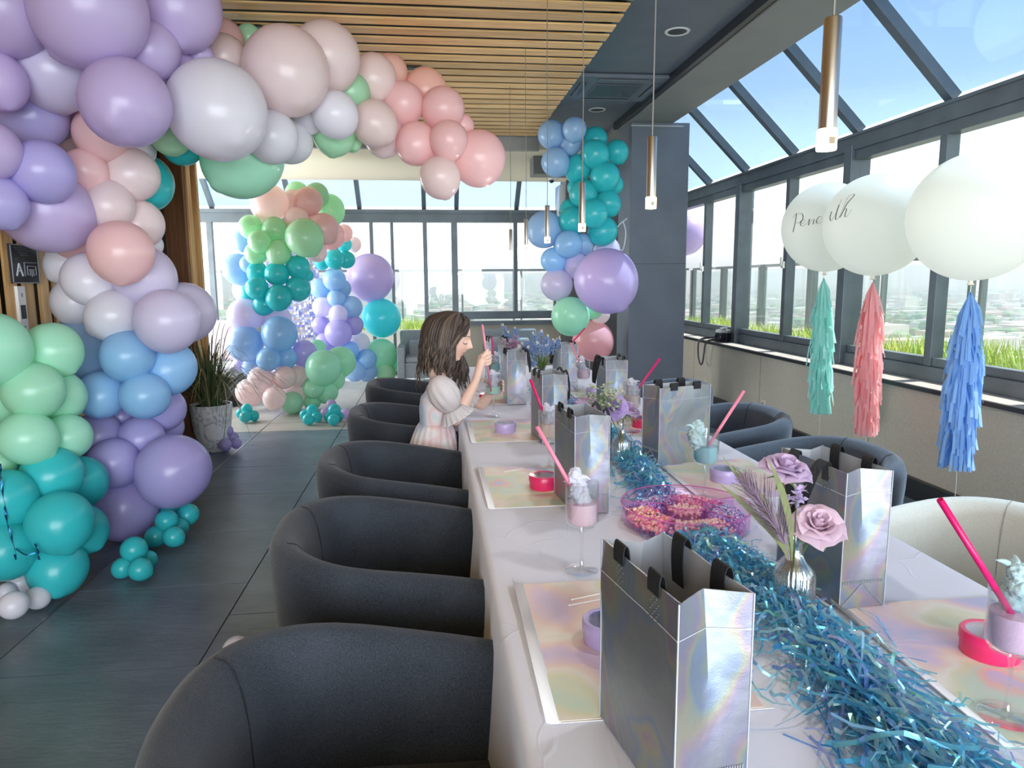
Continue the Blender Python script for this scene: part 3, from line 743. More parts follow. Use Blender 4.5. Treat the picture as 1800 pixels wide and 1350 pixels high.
for x, y, w in ((1.63, 4.72, 'nearer the camera'), (1.60, 6.85, 'behind the air conditioner')):
    t = thing('downlight', 'round recessed downlight in the grey ceiling, %s' % w, 'downlight', (x, y, 3.0))
    mb = MB(); mb.lathe([(.062, -.004), (.078, -.006), (.082, -.001), (.082, 0), (.062, 0), (.062, -.004)], 32, cap=False); mb.build('ring', mat('ring_white', (200, 200, 198), .4), t, True)
    mb = MB(); mb.lathe([(0, -.0005), (.062, -.0005), (.062, -.003), (.05, -.0035), (.0, -.0015)], 32); mb.build('lens', mat('lens_dark', (40, 40, 42), .3), t, True)
t = thing('security_camera', 'small dome camera on the cream ceiling by the far windows', 'camera', (1.70, 10.0, 2.82))
mb = MB(); mb.lathe([(.06, 0), (.06, -.03), (.04, -.035), (.0, -.035)], 20); mb.build('base', mat('cam_white', (225, 225, 225), .4), t, True)
mb = MB(); mb.ell((0, 0, -.04), (.035, .035, .035), 14, 8); mb.build('dome', M_black, t, True)

# sign and call panel on the slats
M_plq = mat('plaque_black', (26, 29, 34), .4)
M_let = mat('plaque_grey', (150, 155, 160), .5)
XS = -2.094
def on(px, py): return atX(px, py, XS)
a, b = on(13, 428), on(68, 498)
t = thing('sign', 'black wall sign with a large A and raised plan lines on the slats', 'sign', (XS, (a.y + b.y) / 2, (a.z + b.z) / 2))
hw = abs(b.y - a.y) / 2; hh = abs(a.z - b.z) / 2
MB().box(-.004, .008, -hw, hw, -hh, hh).build('plate', M_plq, t)
MB().box(.008, .011, -hw, hw, hh - .005, hh).box(.008, .011, -hw, hw, -hh, -hh + .005).box(.008, .011, -hw, -hw + .005, -hh, hh).box(.008, .011, hw - .005, hw, -hh, hh).build('rim', M_let, t)
u = lambda s: hw * s
mb = MB()
def seg(y0, z0, y1, z1, w=.006, m=mb):
    p, q = V((.0095, u(y0), hh * z0)), V((.0095, u(y1), hh * z1)); m.tube([p, q], w * .5, 4)
seg(-.72, -.62, -.5, .02, .010); seg(-.5, .02, -.28, -.62, .010); seg(-.64, -.36, -.36, -.36, .008)
mb.build('letter_A', mat('sign_white', (205, 210, 214), .5), t)
mb = MB()
for s in ((-.1, .08, .86, .08), (-.1, .08, -.1, -.62), (.1, -.1, .75, -.1), (.1, -.1, .1, -.55), (.75, -.1, .75, -.55), (.2, -.28, .65, -.28), (.3, -.28, .3, -.6), (.55, -.28, .55, -.6), (.1, -.55, .3, -.55), (.55, -.55, .75, -.55), (.42, -.28, .42, -.66)): seg(*s, .005, mb)
mb.build('plan_lines', M_let, t)
mb = MB()
for z, y0, y1 in ((.82, -.7, .55), (.70, -.62, .4), (.58, -.45, .2), (.46, -.3, .3), (.26, -.72, -.52)):
    y = y0
    while y < y1: seg(y, z, y + .07, z, .008, mb); y += .11
mb.build('small_print', mat('print_dim', (70, 74, 80), .6), t)['kind'] = 'stuff'
a, b = on(26, 503), on(50, 612)
t = thing('call_panel', 'tall pale call panel with dark square screens below the black sign', 'panel', (XS, (a.y + b.y) / 2, (a.z + b.z) / 2))
hh = abs(a.z - b.z) / 2; hw = .035
MB().box(-.004, .012, -hw, hw, -hh, hh).build('plate', mat('panel_white', (226, 226, 224), .35), t, bevel=.002)
for z in (.18, -.72): MB().box(.012, .014, -hw * .62, hw * .62, hh * (z - .22), hh * (z + .22)).build('screen', M_black, t)
mb = MB(); mb.ell((.012, 0, hh * .72), (.004, .006, .012), 10, 6); mb.ell((.012, 0, hh * -.3), (.004, .005, .008), 10, 6); mb.build('button', mat('button_grey', (120, 120, 120), .4), t)
# outlets
for px, py, w in ((1341, 737, 'nearer, left of the teal tassel'), (1241, 695, 'farther, next to the right chair')):
    p = atX(px, py, 3.07); p.z = max(p.z, .22)
    t = thing('wall_outlet', 'white electrical outlet low on the right wall, %s' % w, 'outlet', (3.07, p.y, p.z))
    MB().box(-.008, .0, -.038, .038, -.06, .06).build('plate', mat('outlet_white', (214, 208, 194), .4), t, bevel=.002)
    MB().box(-.010, -.008, -.02, .02, .01, .04).box(-.010, -.008, -.02, .02, -.04, -.01).build('socket', mat('outlet_grey', (150, 146, 138), .4), t)

# ------------------------------------------------------------------ plant
M_marb, nt_, b_ = newmat('marbled_pot')
n1 = add(nt_, 'ShaderNodeTexNoise'); n1.inputs['Scale'].default_value = 5; n1.inputs['Detail'].default_value = 6; n1.inputs['Distortion'].default_value = 2.5
nt_.links.new(coords(nt_, (1, 1, .45), rot=(.3, .6, 0)), n1.inputs['Vector'])
nt_.links.new(ramp(nt_, n1.outputs[0], [(.40, lin((235, 236, 236))), (.475, lin((170, 176, 180))), (.50, lin((228, 230, 230))), (.58, lin((236, 238, 238))), (.61, lin((140, 146, 152))), (.64, lin((232, 234, 234)))]), b_.inputs['Base Color']); b_.inputs['Roughness'].default_value = .3
c = atZ(363, 786, 0)
t = thing('potted_grass', 'tall ornamental grass in a grey marbled round pot beside the wooden post', 'plant', (c.x + .10, c.y - .13, 0))
mb = MB(); mb.lathe([(.0, 0), (.10, 0), (.112, .01), (.145, .16), (.168, .36), (.168, .40), (.155, .40), (.15, .37), (0, .37)], 40); mb.build('pot', M_marb, t, True)
mb = MB(); mb.lathe([(0, .36), (.15, .36), (.13, .385), (0, .395)], 24); mb.build('soil', mat('soil', (44, 36, 30), .9), t, True)
M_gb, nt_, b_ = newmat('grass_blade'); gi = add(nt_, 'ShaderNodeNewGeometry')
nt_.links.new(ramp(nt_, gi.outputs['Random Per Island'], [(0, lin((48, 66, 44))), (.5, lin((86, 104, 66))), (.85, lin((126, 134, 90))), (1, lin((186, 170, 120)))]), b_.inputs['Base Color']); b_.inputs['Roughness'].default_value = .45
random.seed(4); mb = MB()
for i in range(300):
    a = random.uniform(0, 2 * PI); r0 = random.uniform(0, .11); L = random.uniform(.34, .86); drp = random.random() ** .9
    p0 = V((cos(a) * r0, sin(a) * r0, .38)); hx = V((cos(a), sin(a), 0)); out_ = L * (.12 + .62 * drp); up_ = L * (1.0 - .5 * drp)
    p1 = p0 + hx * out_ * .25 + V((0, 0, up_ * .6)); p2 = p0 + hx * out_ * .7 + V((0, 0, up_ * .95)); p3 = p0 + hx * out_ * 1.15 + V((0, 0, up_ * (.95 - .75 * drp)))
    P = bez(p0, p1, p2, p3, 7); w = random.uniform(.006, .011)
    mb.ribbon(P, V((-sin(a), cos(a), 0)), [w * .8, w, w, w, w * .9, w * .8, w * .5, w * .15])
mb.build('grass_blades', M_gb, t)['kind'] = 'stuff'
mb = MB()
for dx, dy, dz, bx in ((.12, -.35, .02, .30), (.30, -.30, .12, .22), (-.3, -.2, .1, -.2), (.42, -.1, .42, .2)):
    P = bez((0, 0, .4), (bx * .2, dy * .2, .75), (bx, dy * .7, .7), (dx * 1.3, dy, dz + .03), 10)
    mb.ribbon(P, V((0, 1, 0)) if abs(dx) > abs(dy) else V((1, 0, 0)), [.008] * 9 + [.004, .002])
mb.build('dry_blades', mat('straw_blade', (180, 172, 130), .5), t)

# ------------------------------------------------------------------ chairs
M_felt, nt_, b_ = newmat('charcoal_felt')
n1 = add(nt_, 'ShaderNodeTexNoise'); n1.inputs['Scale'].default_value = 520; n1.inputs['Detail'].default_value = 3
n2 = add(nt_, 'ShaderNodeTexNoise'); n2.inputs['Scale'].default_value = 5
cc = coords(nt_); nt_.links.new(cc, n1.inputs['Vector']); nt_.links.new(cc, n2.inputs['Vector'])
mx = add(nt_, 'ShaderNodeMath', operation='MULTIPLY_ADD'); mx.inputs[1].default_value = .7; nt_.links.new(n1.outputs[0], mx.inputs[0])
m3 = add(nt_, 'ShaderNodeMath', operation='MULTIPLY'); m3.inputs[1].default_value = .3; nt_.links.new(n2.outputs[0], m3.inputs[0]); nt_.links.new(m3.outputs[0], mx.inputs[2])
nt_.links.new(ramp(nt_, mx.outputs[0], [(.35, lin((34, 39, 46))), (.65, lin((71, 78, 87)))]), b_.inputs['Base Color'])
b_.inputs['Roughness'].default_value = .85; b_.inputs['Sheen Weight'].default_value = .22; b_.inputs['Sheen Roughness'].default_value = .45; b_.inputs['Specular IOR Level'].default_value = .25
bp = add(nt_, 'ShaderNodeBump'); bp.inputs['Strength'].default_value = .3; bp.inputs['Distance'].default_value = .002; nt_.links.new(n1.outputs[0], bp.inputs['Height']); nt_.links.new(bp.outputs[0], b_.inputs['Normal'])
def chair_path(n=40):
    """rim centre line in plan, facing +X: far arm, back, near arm"""
    hw, xb, xf = .285, -.245, .30
    P = []
    for i in range(9): P.append(V((xf - (xf - .0) * i / 8, hw - .012 * (1 - i / 8), 0)))
    for i in range(1, 24):
        a = PI / 2 + PI * i / 24
        ca, sa = cos(a), sin(a)
        e = .82
        P.append(V((xb * abs(ca) ** e * (1 if ca < 0 else -1), hw * (abs(sa) ** e) * (1 if sa > 0 else -1), 0)))
    for i in range(9): P.append(V(((xf) * i / 8, -(hw - .012 * i / 8), 0)))
    return P
CP = chair_path()
def rim_h(x): 
    t = max(0, min(1, (.30 - x) / .57)); return .675 + .095 * t ** .8
def chair_sec(i, shrink=1.0):
    p = CP[i]; a, b = CP[max(i - 1, 0)], CP[min(i + 1, len(CP) - 1)]
    d = (b - a).normalized(); nrm = V((-d.y, d.x, 0)) * -1
    if nrm.dot(p) < 0 and abs(p.y) > .2: nrm = -nrm
    if p.x < -.2 and nrm.x > 0: nrm = -nrm
    h = rim_h(p.x)
    prof = [(-.075, .13), (-.02, .13), (.0, .30), (.022, .50), (.036, h - .10), (.038, h - .045), (.026, h - .012), (.0, h), (-.026, h - .010), (-.044, h - .045), (-.058, h - .12), (-.066, .47), (-.078, .40)]
    m0 = -.02
    return [p + nrm * (m0 + (n_ - m0) * shrink) + V((0, 0, z if shrink == 1 else .40 + (z - .40) * (.9 + .1 * shrink))) for n_, z in prof]
def make_chair(lab, loc, rz):
    t = thing('tub_chair', lab, 'chair', loc, rz, 'tub chairs around the long table')
    mb = MB(); rings = []
    n = len(CP); off = V((.022, 0, 0))
    rings.append([p + off for p in chair_sec(0, .45)]); rings.append([p + off * .7 for p in chair_sec(0, .8)])
    rings += [chair_sec(i) for i in range(n)]
    rings.append([p + off * .7 for p in chair_sec(n - 1, .8)]); rings.append([p + off for p in chair_sec(n - 1, .45)])
    mb.loft(rings); shell_ = mb.build('shell', M_felt, t, True, sharp=0)
    mb = MB(); S = [(p.x * .80 + .02, p.y * .78) for p in CP] 
    lv = [(.96, .36), (1.0, .39), (1.0, .45), (.96, .475), (.80, .485), (.4, .49)]
    mb.loft([[V((x * s, y * s, z)) for x, y in S] for s, z in lv]); mb.build('seat', M_felt, t, True)
    for idx in (17, 24):
        P = [q for q in chair_sec(idx)[7:12]]
        mb = MB(); mb.tube(catmull(P, 4), .0012, 5); mb.build('seam', mat('seam_dark', (32, 37, 44), .9), shell_)
    for sx in (-.15, .17):
        for sy in (-.17, .17):
            mb = MB(); mb.tube([(sx, sy, .135), (sx * 1.25, sy * 1.25, 0)], [.016, .010], 10); mb.build('leg', mat('chair_leg', (24, 24, 26), .4), t, True)
    return t
_ch = make_chair('nearest charcoal tub chair at the left side, cut by the bottom edge', (-.155, 1.05, 0), 0)
KIDMAP = {}
for o in bpy.data.objects:
    if o.parent: KIDMAP.setdefault(o.parent.name, []).append(o)
_ckids = list(KIDMAP[_ch.name])
def _kd(o): return KIDMAP.get(o.name, [])
def chair_copy(lab, loc, rz):
    c = _ch.copy(); COL.objects.link(c); c.location = loc; c.rotation_euler = (0, 0, rz); c['label'] = lab
    for k in _ckids: copy_tree(k, c, _kd)
    return c
for y, lab, rz in ((1.885, 'charcoal tub chair at the left, second from the camera', .02), (2.65, 'charcoal tub chair at the left, third from the camera', -.02), (3.60, 'charcoal tub chair right behind the girl', .03), (4.60, 'farthest charcoal tub chair at the left side, beyond the girl', 0)):
    chair_copy(lab, (-.155, y, 0), rz)
for y, lab, rz in ((1.62, 'pale beige tub chair at the right table side, nearest the camera', PI + .04), (2.48, 'tub chair at the right side, second nearest, behind the blue drink', PI - .05), (3.30, 'tub chair at the right side, third nearest, by the wide silver bag', PI + .03), (4.25, 'farthest tub chair at the right side in front of the column', PI)):
    c_ = chair_copy(lab, (1.44, y, 0), rz)
    if y == 1.62: BEIGE = c_.name
M_lightfelt = M_felt.copy(); M_lightfelt.name = 'beige_felt'
for n_ in M_lightfelt.node_tree.nodes:
    if n_.type == 'VALTORGB': n_.color_ramp.elements[0].color = (*lin((164, 160, 148)), 1); n_.color_ramp.elements[1].color = (*lin((190, 185, 172)), 1)
def recolour(o, frm, to):
    for c in [k for k in bpy.data.objects if k.parent == o]:
        if c.type == 'MESH' and c.data.materials and c.data.materials[0] == frm:
            c.data = c.data.copy(); c.data.materials[0] = to
        recolour(c, frm, to)
recolour(bpy.data.objects[BEIGE], M_felt, M_lightfelt); recolour(bpy.data.objects[BEIGE], MATS['seam_dark'], mat('seam_beige', (136, 132, 122), .9))
# grey lounge armchairs and sofa by the far windows
M_grey = mat('grey_upholstery', (150, 158, 162), .8, var=(30, .08))
def armchair(lab, loc, rz):
    t = thing('armchair', lab, 'armchair', loc, rz, 'grey armchairs by the far windows')
    MB().box(-.36, .36, -.02, .10, .16, .74).build('backrest', M_grey, t, bevel=.025)
    for s in (-1, 1): MB().box(min(s * .28, s * .38), max(s * .28, s * .38), -.62, .10, .16, .56).build('armrest', M_grey, t, bevel=.015)
    MB().box(-.28, .28, -.60, -.02, .16, .36).build('base', M_grey, t, bevel=.01)
    MB().box(-.275, .275, -.60, -.02, .36, .43).build('seat_cushion', M_grey, t, bevel=.02)
    MB().box(-.24, .24, -.14, -.03, .42, .64, Matrix.Rotation(.12, 4, 'X')).build('pillow', M_grey, t, bevel=.03)
    for sx in (-.32, .32):
        for sy in (-.55, .05): mb = MB(); mb.tube([(sx, sy, .17), (sx, sy, 0)], [.02, .014], 8); mb.build('leg', M_black, t)
armchair('grey square armchair by the far glass door, left of the girl', (-.08, 9.75, 0), .0)
armchair('grey square armchair half hidden behind the silver bags', (1.08, 9.75, 0), .0)
t = thing('sofa', 'low dark bench with a white seat pad behind the far arch', 'sofa', (-2.95, 8.6, 0))
MB().box(-.7, .72, -.4, .4, .04, .34).build('base', M_black, t, bevel=.01)
MB().box(-.7, .72, -.4, .4, .34, .46).build('seat_pad', mat('white_pad', (214, 220, 222), .6), t, bevel=.02)
MB().box(-.7, .72, .28, .42, .46, .95).build('backrest', mat('blush_pad', (214, 198, 200), .7), t, bevel=.03)
# sequin backdrop
Y0 = 9.25
a, b = atD(508, 455, Y0), atD(560, 640, Y0)
M_seq, nt_, b_ = newmat('sequin'); gi = add(nt_, 'ShaderNodeNewGeometry')
nt_.links.new(ramp(nt_, gi.outputs['Random Per Island'], [(0, lin((160, 170, 240))), (.3, lin((196, 204, 250))), (.55, lin((245, 244, 250))), (.75, lin((232, 222, 196))), (1, lin((184, 184, 244)))]), b_.inputs['Base Color'])
b_.inputs['Metallic'].default_value = .3; b_.inputs['Roughness'].default_value = .25
t = thing('sequin_backdrop', 'shimmering lilac and gold sequin panel inside the far arch', 'backdrop', ((a.x + b.x) / 2 - .08, a.y, 0))
MB().box(-.42, .27, .02, .05, 0, 1.95).build('board', mat('board_lilac', (176, 178, 226), .5), t)
random.seed(9); mb = MB(); s = .034
nx, nz = 20, 56
for i in range(nx):
    for j in range(nz):
        x = -.42 + (i + .5) * .69 / nx; z = .02 + (j + .5) * 1.92 / nz
        M = Matrix.Translation((x, .0, z)) @ Matrix.Rotation(random.uniform(-.6, .4), 4, 'X') @ Matrix.Rotation(random.uniform(-.5, .5), 4, 'Z')
        mb.add([(-s / 2, 0, -s / 2), (s / 2, 0, -s / 2), (s / 2, 0, s / 2), (-s / 2, 0, s / 2)], [(0, 1, 2, 3)], M)
mb.build('sequins', M_seq, t)['kind'] = 'stuff'
# camera on the sill with its strap
t = thing('camera', 'black and silver camera with a neck strap on the window sill', 'camera', (3.12, 7.3, .735), .5); t.scale = (1.3, 1.3, 1.3)
MB().box(-.035, .035, -.06, .06, 0, .075).build('body', M_black, t, bevel=.008)
MB().box(-.033, .033, -.058, .058, .075, .10).box(-.025, .025, -.02, .02, .10, .118).build('top_plate', mat('cam_silver', (200, 200, 196), .3, metal=.7), t, bevel=.004)
mb = MB(); mb.lathe([(0, 0), (.033, 0), (.033, .05), (.028, .055), (0, .05)], 24); o = mb.build('lens', M_black, t, True, loc=(-.035, -.01, .045)); o.rotation_euler = (0, -PI / 2, 0)
iv = Matrix.Translation((3.12, 7.3, .735)) @ Matrix.Rotation(.5, 4, 'Z') @ Matrix.Scale(1.3, 4); iv = iv.inverted()
P = [(3.12, 7.34, .80), (3.06, 7.45, .77), (3.015, 7.62, .745), (2.985, 7.66, .70), (2.985, 7.66, .56), (2.985, 7.60, .47), (2.985, 7.53, .48), (2.985, 7.49, .60), (2.985, 7.46, .70), (3.01, 7.40, .745), (3.10, 7.30, .75)]
P = catmull([iv @ V(p) for p in P], 5); mb = MB(); mb.ribbon(P, [((P[min(i + 1, len(P) - 1)] - P[max(i - 1, 0)]).normalized().cross(iv.to_3x3() @ V((1, .3, .1)))).normalized() for i in range(len(P))], .018); mb.build('strap', M_black, t, solid=.002)
# white cord loops by the column
mb = MB(); mb.tube(catmull([atY(*p, 7.0) for p in ((1095, 388), (1100, 410), (1094, 440), (1082, 425), (1085, 400), (1102, 384))], 6), .005, 6)
tag(mb.build('loose_cord', mat('cord_white', (205, 220, 225), .4)), 'loose white balloon cord looping beside the grey column', 'cord')
# ------------------------------------------------------------------ table and cloth
TZ = .76
TX0, TX1, TY0, TY1 = .125, 1.135, -.35, 5.3
t = thing('table', 'long dining table hidden under the white cloth', 'table', (.63, 2.5, 0))
MB().box(TX0 - .63 + .012, TX1 - .63 - .012, TY0 - 2.49, TY1 - 2.51, TZ - .045, TZ - .006).build('tabletop', M_walnut, t)
for yy in (-2.5, 0, 2.5):
    for sx in (-.35, .35): MB().box(sx - .03, sx + .03, yy - .03, yy + .03, 0, TZ - .045).build('leg', M_black, t)
M_cloth, nt_, b_ = newmat('white_cloth')
b_.inputs['Base Color'].default_value = (*lin((236, 240, 255)), 1); b_.inputs['Roughness'].default_value = .75; b_.inputs['Sheen Weight'].default_value = .15
n1 = add(nt_, 'ShaderNodeTexNoise'); n1.inputs['Scale'].default_value = 420; vo = add(nt_, 'ShaderNodeTexVoronoi', feature='DISTANCE_TO_EDGE'); vo.inputs['Scale'].default_value = 3.2
cc = coords(nt_, (1, .8, 1)); nz = add(nt_, 'ShaderNodeTexNoise'); nz.inputs['Scale'].default_value = 3; nt_.links.new(cc, nz.inputs['Vector'])
va = add(nt_, 'ShaderNodeVectorMath', operation='MULTIPLY_ADD'); va.inputs[1].default_value = (.5, .5, .5); nt_.links.new(nz.outputs['Color'], va.inputs[0]); nt_.links.new(cc, va.inputs[2]); nt_.links.new(va.outputs[0], vo.inputs['Vector'])
mrg = add(nt_, 'ShaderNodeMapRange'); mrg.inputs['From Max'].default_value = .014; nt_.links.new(vo.outputs['Distance'], mrg.inputs['Value'])
bp = add(nt_, 'ShaderNodeBump'); bp.inputs['Strength'].default_value = .22; bp.inputs['Distance'].default_value = .003; bp.invert = True
nt_.links.new(mrg.outputs[0], bp.inputs['Height']); nt_.links.new(bp.outputs[0], b_.inputs['Normal'])
mb = MB()
def sm(x): x = max(0, min(1, x)); return x * x * (3 - 2 * x)
prof = []   # (x, z, hang)
DR = .30
for i in range(9): prof.append((TX0 - .012, TZ - .012 - DR * (1 - i / 8), 1 - i / 8))
prof.append((TX0 - .006, TZ - .003, 0))
for i in range(31): prof.append((TX0 + .004 + (TX1 - TX0 - .008) * i / 30, TZ, -1))
prof.append((TX1 + .006, TZ - .003, 0))
for i in range(9): prof.append((TX1 + .012, TZ - .012 - DR * i / 8, i / 8))
NY = 260; rings = []
for j in range(NY + 1):
    y = TY0 + (TY1 - TY0) * j / NY; ring = []
    for x, z, h in prof:
        if h < 0:
            ring.append(V((x, y, z + .0012 * noise.noise(V((x * 9, y * 9, 0))))))
        else:
            s = -1 if x < .6 else 1
            wv = .016 * sin(y * 17 + 2 * sin(y * 3.1)) + .012 * noise.noise(V((0, y * 7, s)))
            ring.append(V((x + s * (wv * h ** 1.1 + .014 * h), y, z + .012 * h * noise.noise(V((3, y * 3, s))))))
    rings.append(ring)
mb.loft(rings, cap=False, closed=False)
for side in (0, NY):   # ends hang too
    top = rings[side][9:42]; dy = -.012 if side == 0 else .012
    mb.loft([top, [p + V((0, dy, -.02)) for p in top], [p + V((0, dy * 1.4 + .008 * sin(p.x * 25), -DR)) for p in top]], cap=False, closed=False)
cl = mb.build('tablecloth', M_cloth, None, True, sharp=0)
tag(cl, 'white creased tablecloth covering the whole long table', 'tablecloth')

# ------------------------------------------------------------------ placemats
def dyemat(name, sc, seed, stops, rough=.45):
    m, nt, b = newmat(name)
    n = add(nt, 'ShaderNodeTexNoise'); n.inputs['Scale'].default_value = sc; n.inputs['Detail'].default_value = 2.5; n.inputs['Distortion'].default_value = .8
    oi = add(nt, 'ShaderNodeObjectInfo'); tc = add(nt, 'ShaderNodeTexCoord'); va = add(nt, 'ShaderNodeVectorMath', operation='ADD')
    sc_ = add(nt, 'ShaderNodeVectorMath', operation='SCALE'); sc_.inputs['Scale'].default_value = 3.7
    nt.links.new(oi.outputs['Location'], sc_.inputs[0]); nt.links.new(tc.outputs['Object'], va.inputs[0]); nt.links.new(sc_.outputs[0], va.inputs[1])
    nt.links.new(va.outputs[0], n.inputs['Vector'])
    st = add(nt, 'ShaderNodeMapRange'); st.inputs['From Min'].default_value = .28; st.inputs['From Max'].default_value = .72; nt.links.new(n.outputs[0], st.inputs['Value'])
    nt.links.new(ramp(nt, st.outputs[0], [(p, lin(c)) for p, c in stops]), b.inputs['Base Color'])
    b.inputs['Roughness'].default_value = rough
    return m
M_dye = dyemat('pastel_print', 4.2, 0, [(0, (196, 196, 228)), (.2, (226, 204, 226)), (.36, (244, 218, 206)), (.5, (244, 238, 226)), (.62, (230, 230, 198)), (.76, (208, 230, 212)), (.9, (240, 202, 190)), (1, (208, 206, 234))])
M_paper = mat('paper_white', (240, 238, 236), .6)
MATS_ = [(.16, .50, .93, 1.41, 'left side, nearest, under the big silver bag'), (.15, .49, 1.92, 2.37, 'left side, with the hot pink tin on it'), (.15, .49, 2.75, 3.21, 'left side, by the elbow of the girl'), (.15, .49, 3.62, 4.06, 'left side, beyond the girl'),
         (.772, 1.115, .80, 1.235, 'right side, nearest, under the pink drink'), (.772, 1.115, 1.91, 2.36, 'right side, with the blue drink on it'), (.772, 1.115, 2.78, 3.22, 'right side, in front of the third right bag'), (.772, 1.115, 3.66, 4.10, 'right side, farthest')]
for x0, x1, y0, y1, w in MATS_:
    t = thing('placemat', 'pastel tie-dye paper placemat with white border, %s' % w, 'placemat', ((x0 + x1) / 2, (y0 + y1) / 2, TZ + .0015), random.uniform(-.02, .02), 'pastel placemats along the table')
    hx, hy = (x1 - x0) / 2, (y1 - y0) / 2
    MB().box(-hx, hx, -hy, hy, 0, .0012).build('sheet', M_paper, t)
    MB().box(-hx + .014, hx - .014, -hy + .004, hy - .004, .0012, .0017).build('print', M_dye, t)
    # curled white margin
    s = -1 if x0 < .5 else -1
    mb = MB(); P = [V((-hx + .016, 0, .002)), V((-hx + .004, 0, .003)), V((-hx - .004, 0, .006)), V((-hx - .006, 0, .012))]
    mb.loft([[V((p.x, -hy, p.z * .4)) for p in P], [V((p.x, 0, p.z * .8)) for p in P], [V((p.x, hy, p.z * 1.3)) for p in P]], cap=False, closed=False)
    mb.build('curled_edge', M_paper, t, True, solid=.0008)
    
# ------------------------------------------------------------------ gift bags
M_holo, nt_, b_ = newmat('holographic_foil')
cc = coords(nt_, (1, 1, .55), rot=(.5, .3, .2)); n1 = add(nt_, 'ShaderNodeTexNoise'); n1.inputs['Scale'].default_value = 7; n1.inputs['Distortion'].default_value = 1.4; n1.inputs['Detail'].default_value = 1.5
nt_.links.new(cc, n1.inputs['Vector'])
st = add(nt_, 'ShaderNodeMapRange'); st.inputs['From Min'].default_value = .3; st.inputs['From Max'].default_value = .7; nt_.links.new(n1.outputs[0], st.inputs['Value'])
nt_.links.new(ramp(nt_, st.outputs[0], [(0, lin((152, 158, 162))), (.3, lin((158, 162, 165))), (.42, lin((144, 156, 178))), (.5, lin((155, 166, 164))), (.58, lin((172, 168, 150))), (.66, lin((170, 155, 164))), (.75, lin((155, 153, 172))), (1, lin((156, 160, 165)))]), b_.inputs['Base Color'])
b_.inputs['Metallic'].default_value = .84; b_.inputs['Roughness'].default_value = .46
n2 = add(nt_, 'ShaderNodeTexNoise'); n2.inputs['Scale'].default_value = 11; n2.inputs['Detail'].default_value = 3; nt_.links.new(coords(nt_), n2.inputs['Vector'])
n3 = add(nt_, 'ShaderNodeTexNoise'); n3.inputs['Scale'].default_value = 420; nt_.links.new(coords(nt_), n3.inputs['Vector'])
b1 = add(nt_, 'ShaderNodeBump'); b1.inputs['Strength'].default_value = .35; b1.inputs['Distance'].default_value = .012; b2 = add(nt_, 'ShaderNodeBump'); b2.inputs['Strength'].default_value = .18; b2.inputs['Distance'].default_value = .001
nt_.links.new(n2.outputs[0], b1.inputs['Height']); nt_.links.new(n3.outputs[0], b2.inputs['Height']); nt_.links.new(b1.outputs[0], b2.inputs['Normal']); nt_.links.new(b2.outputs[0], b_.inputs['Normal'])
M_lining = mat('bag_lining', (196, 200, 206), .5, metal=.35)
M_strap = mat('black_ribbon', (20, 21, 25), .75, bump=(300, .3, (1, 1, .2)))
M_stitch = mat('stitch_grey', (150, 154, 160), .6)
BL, BW, BH = .215, .098, .272        # long (Y), narrow (X), high
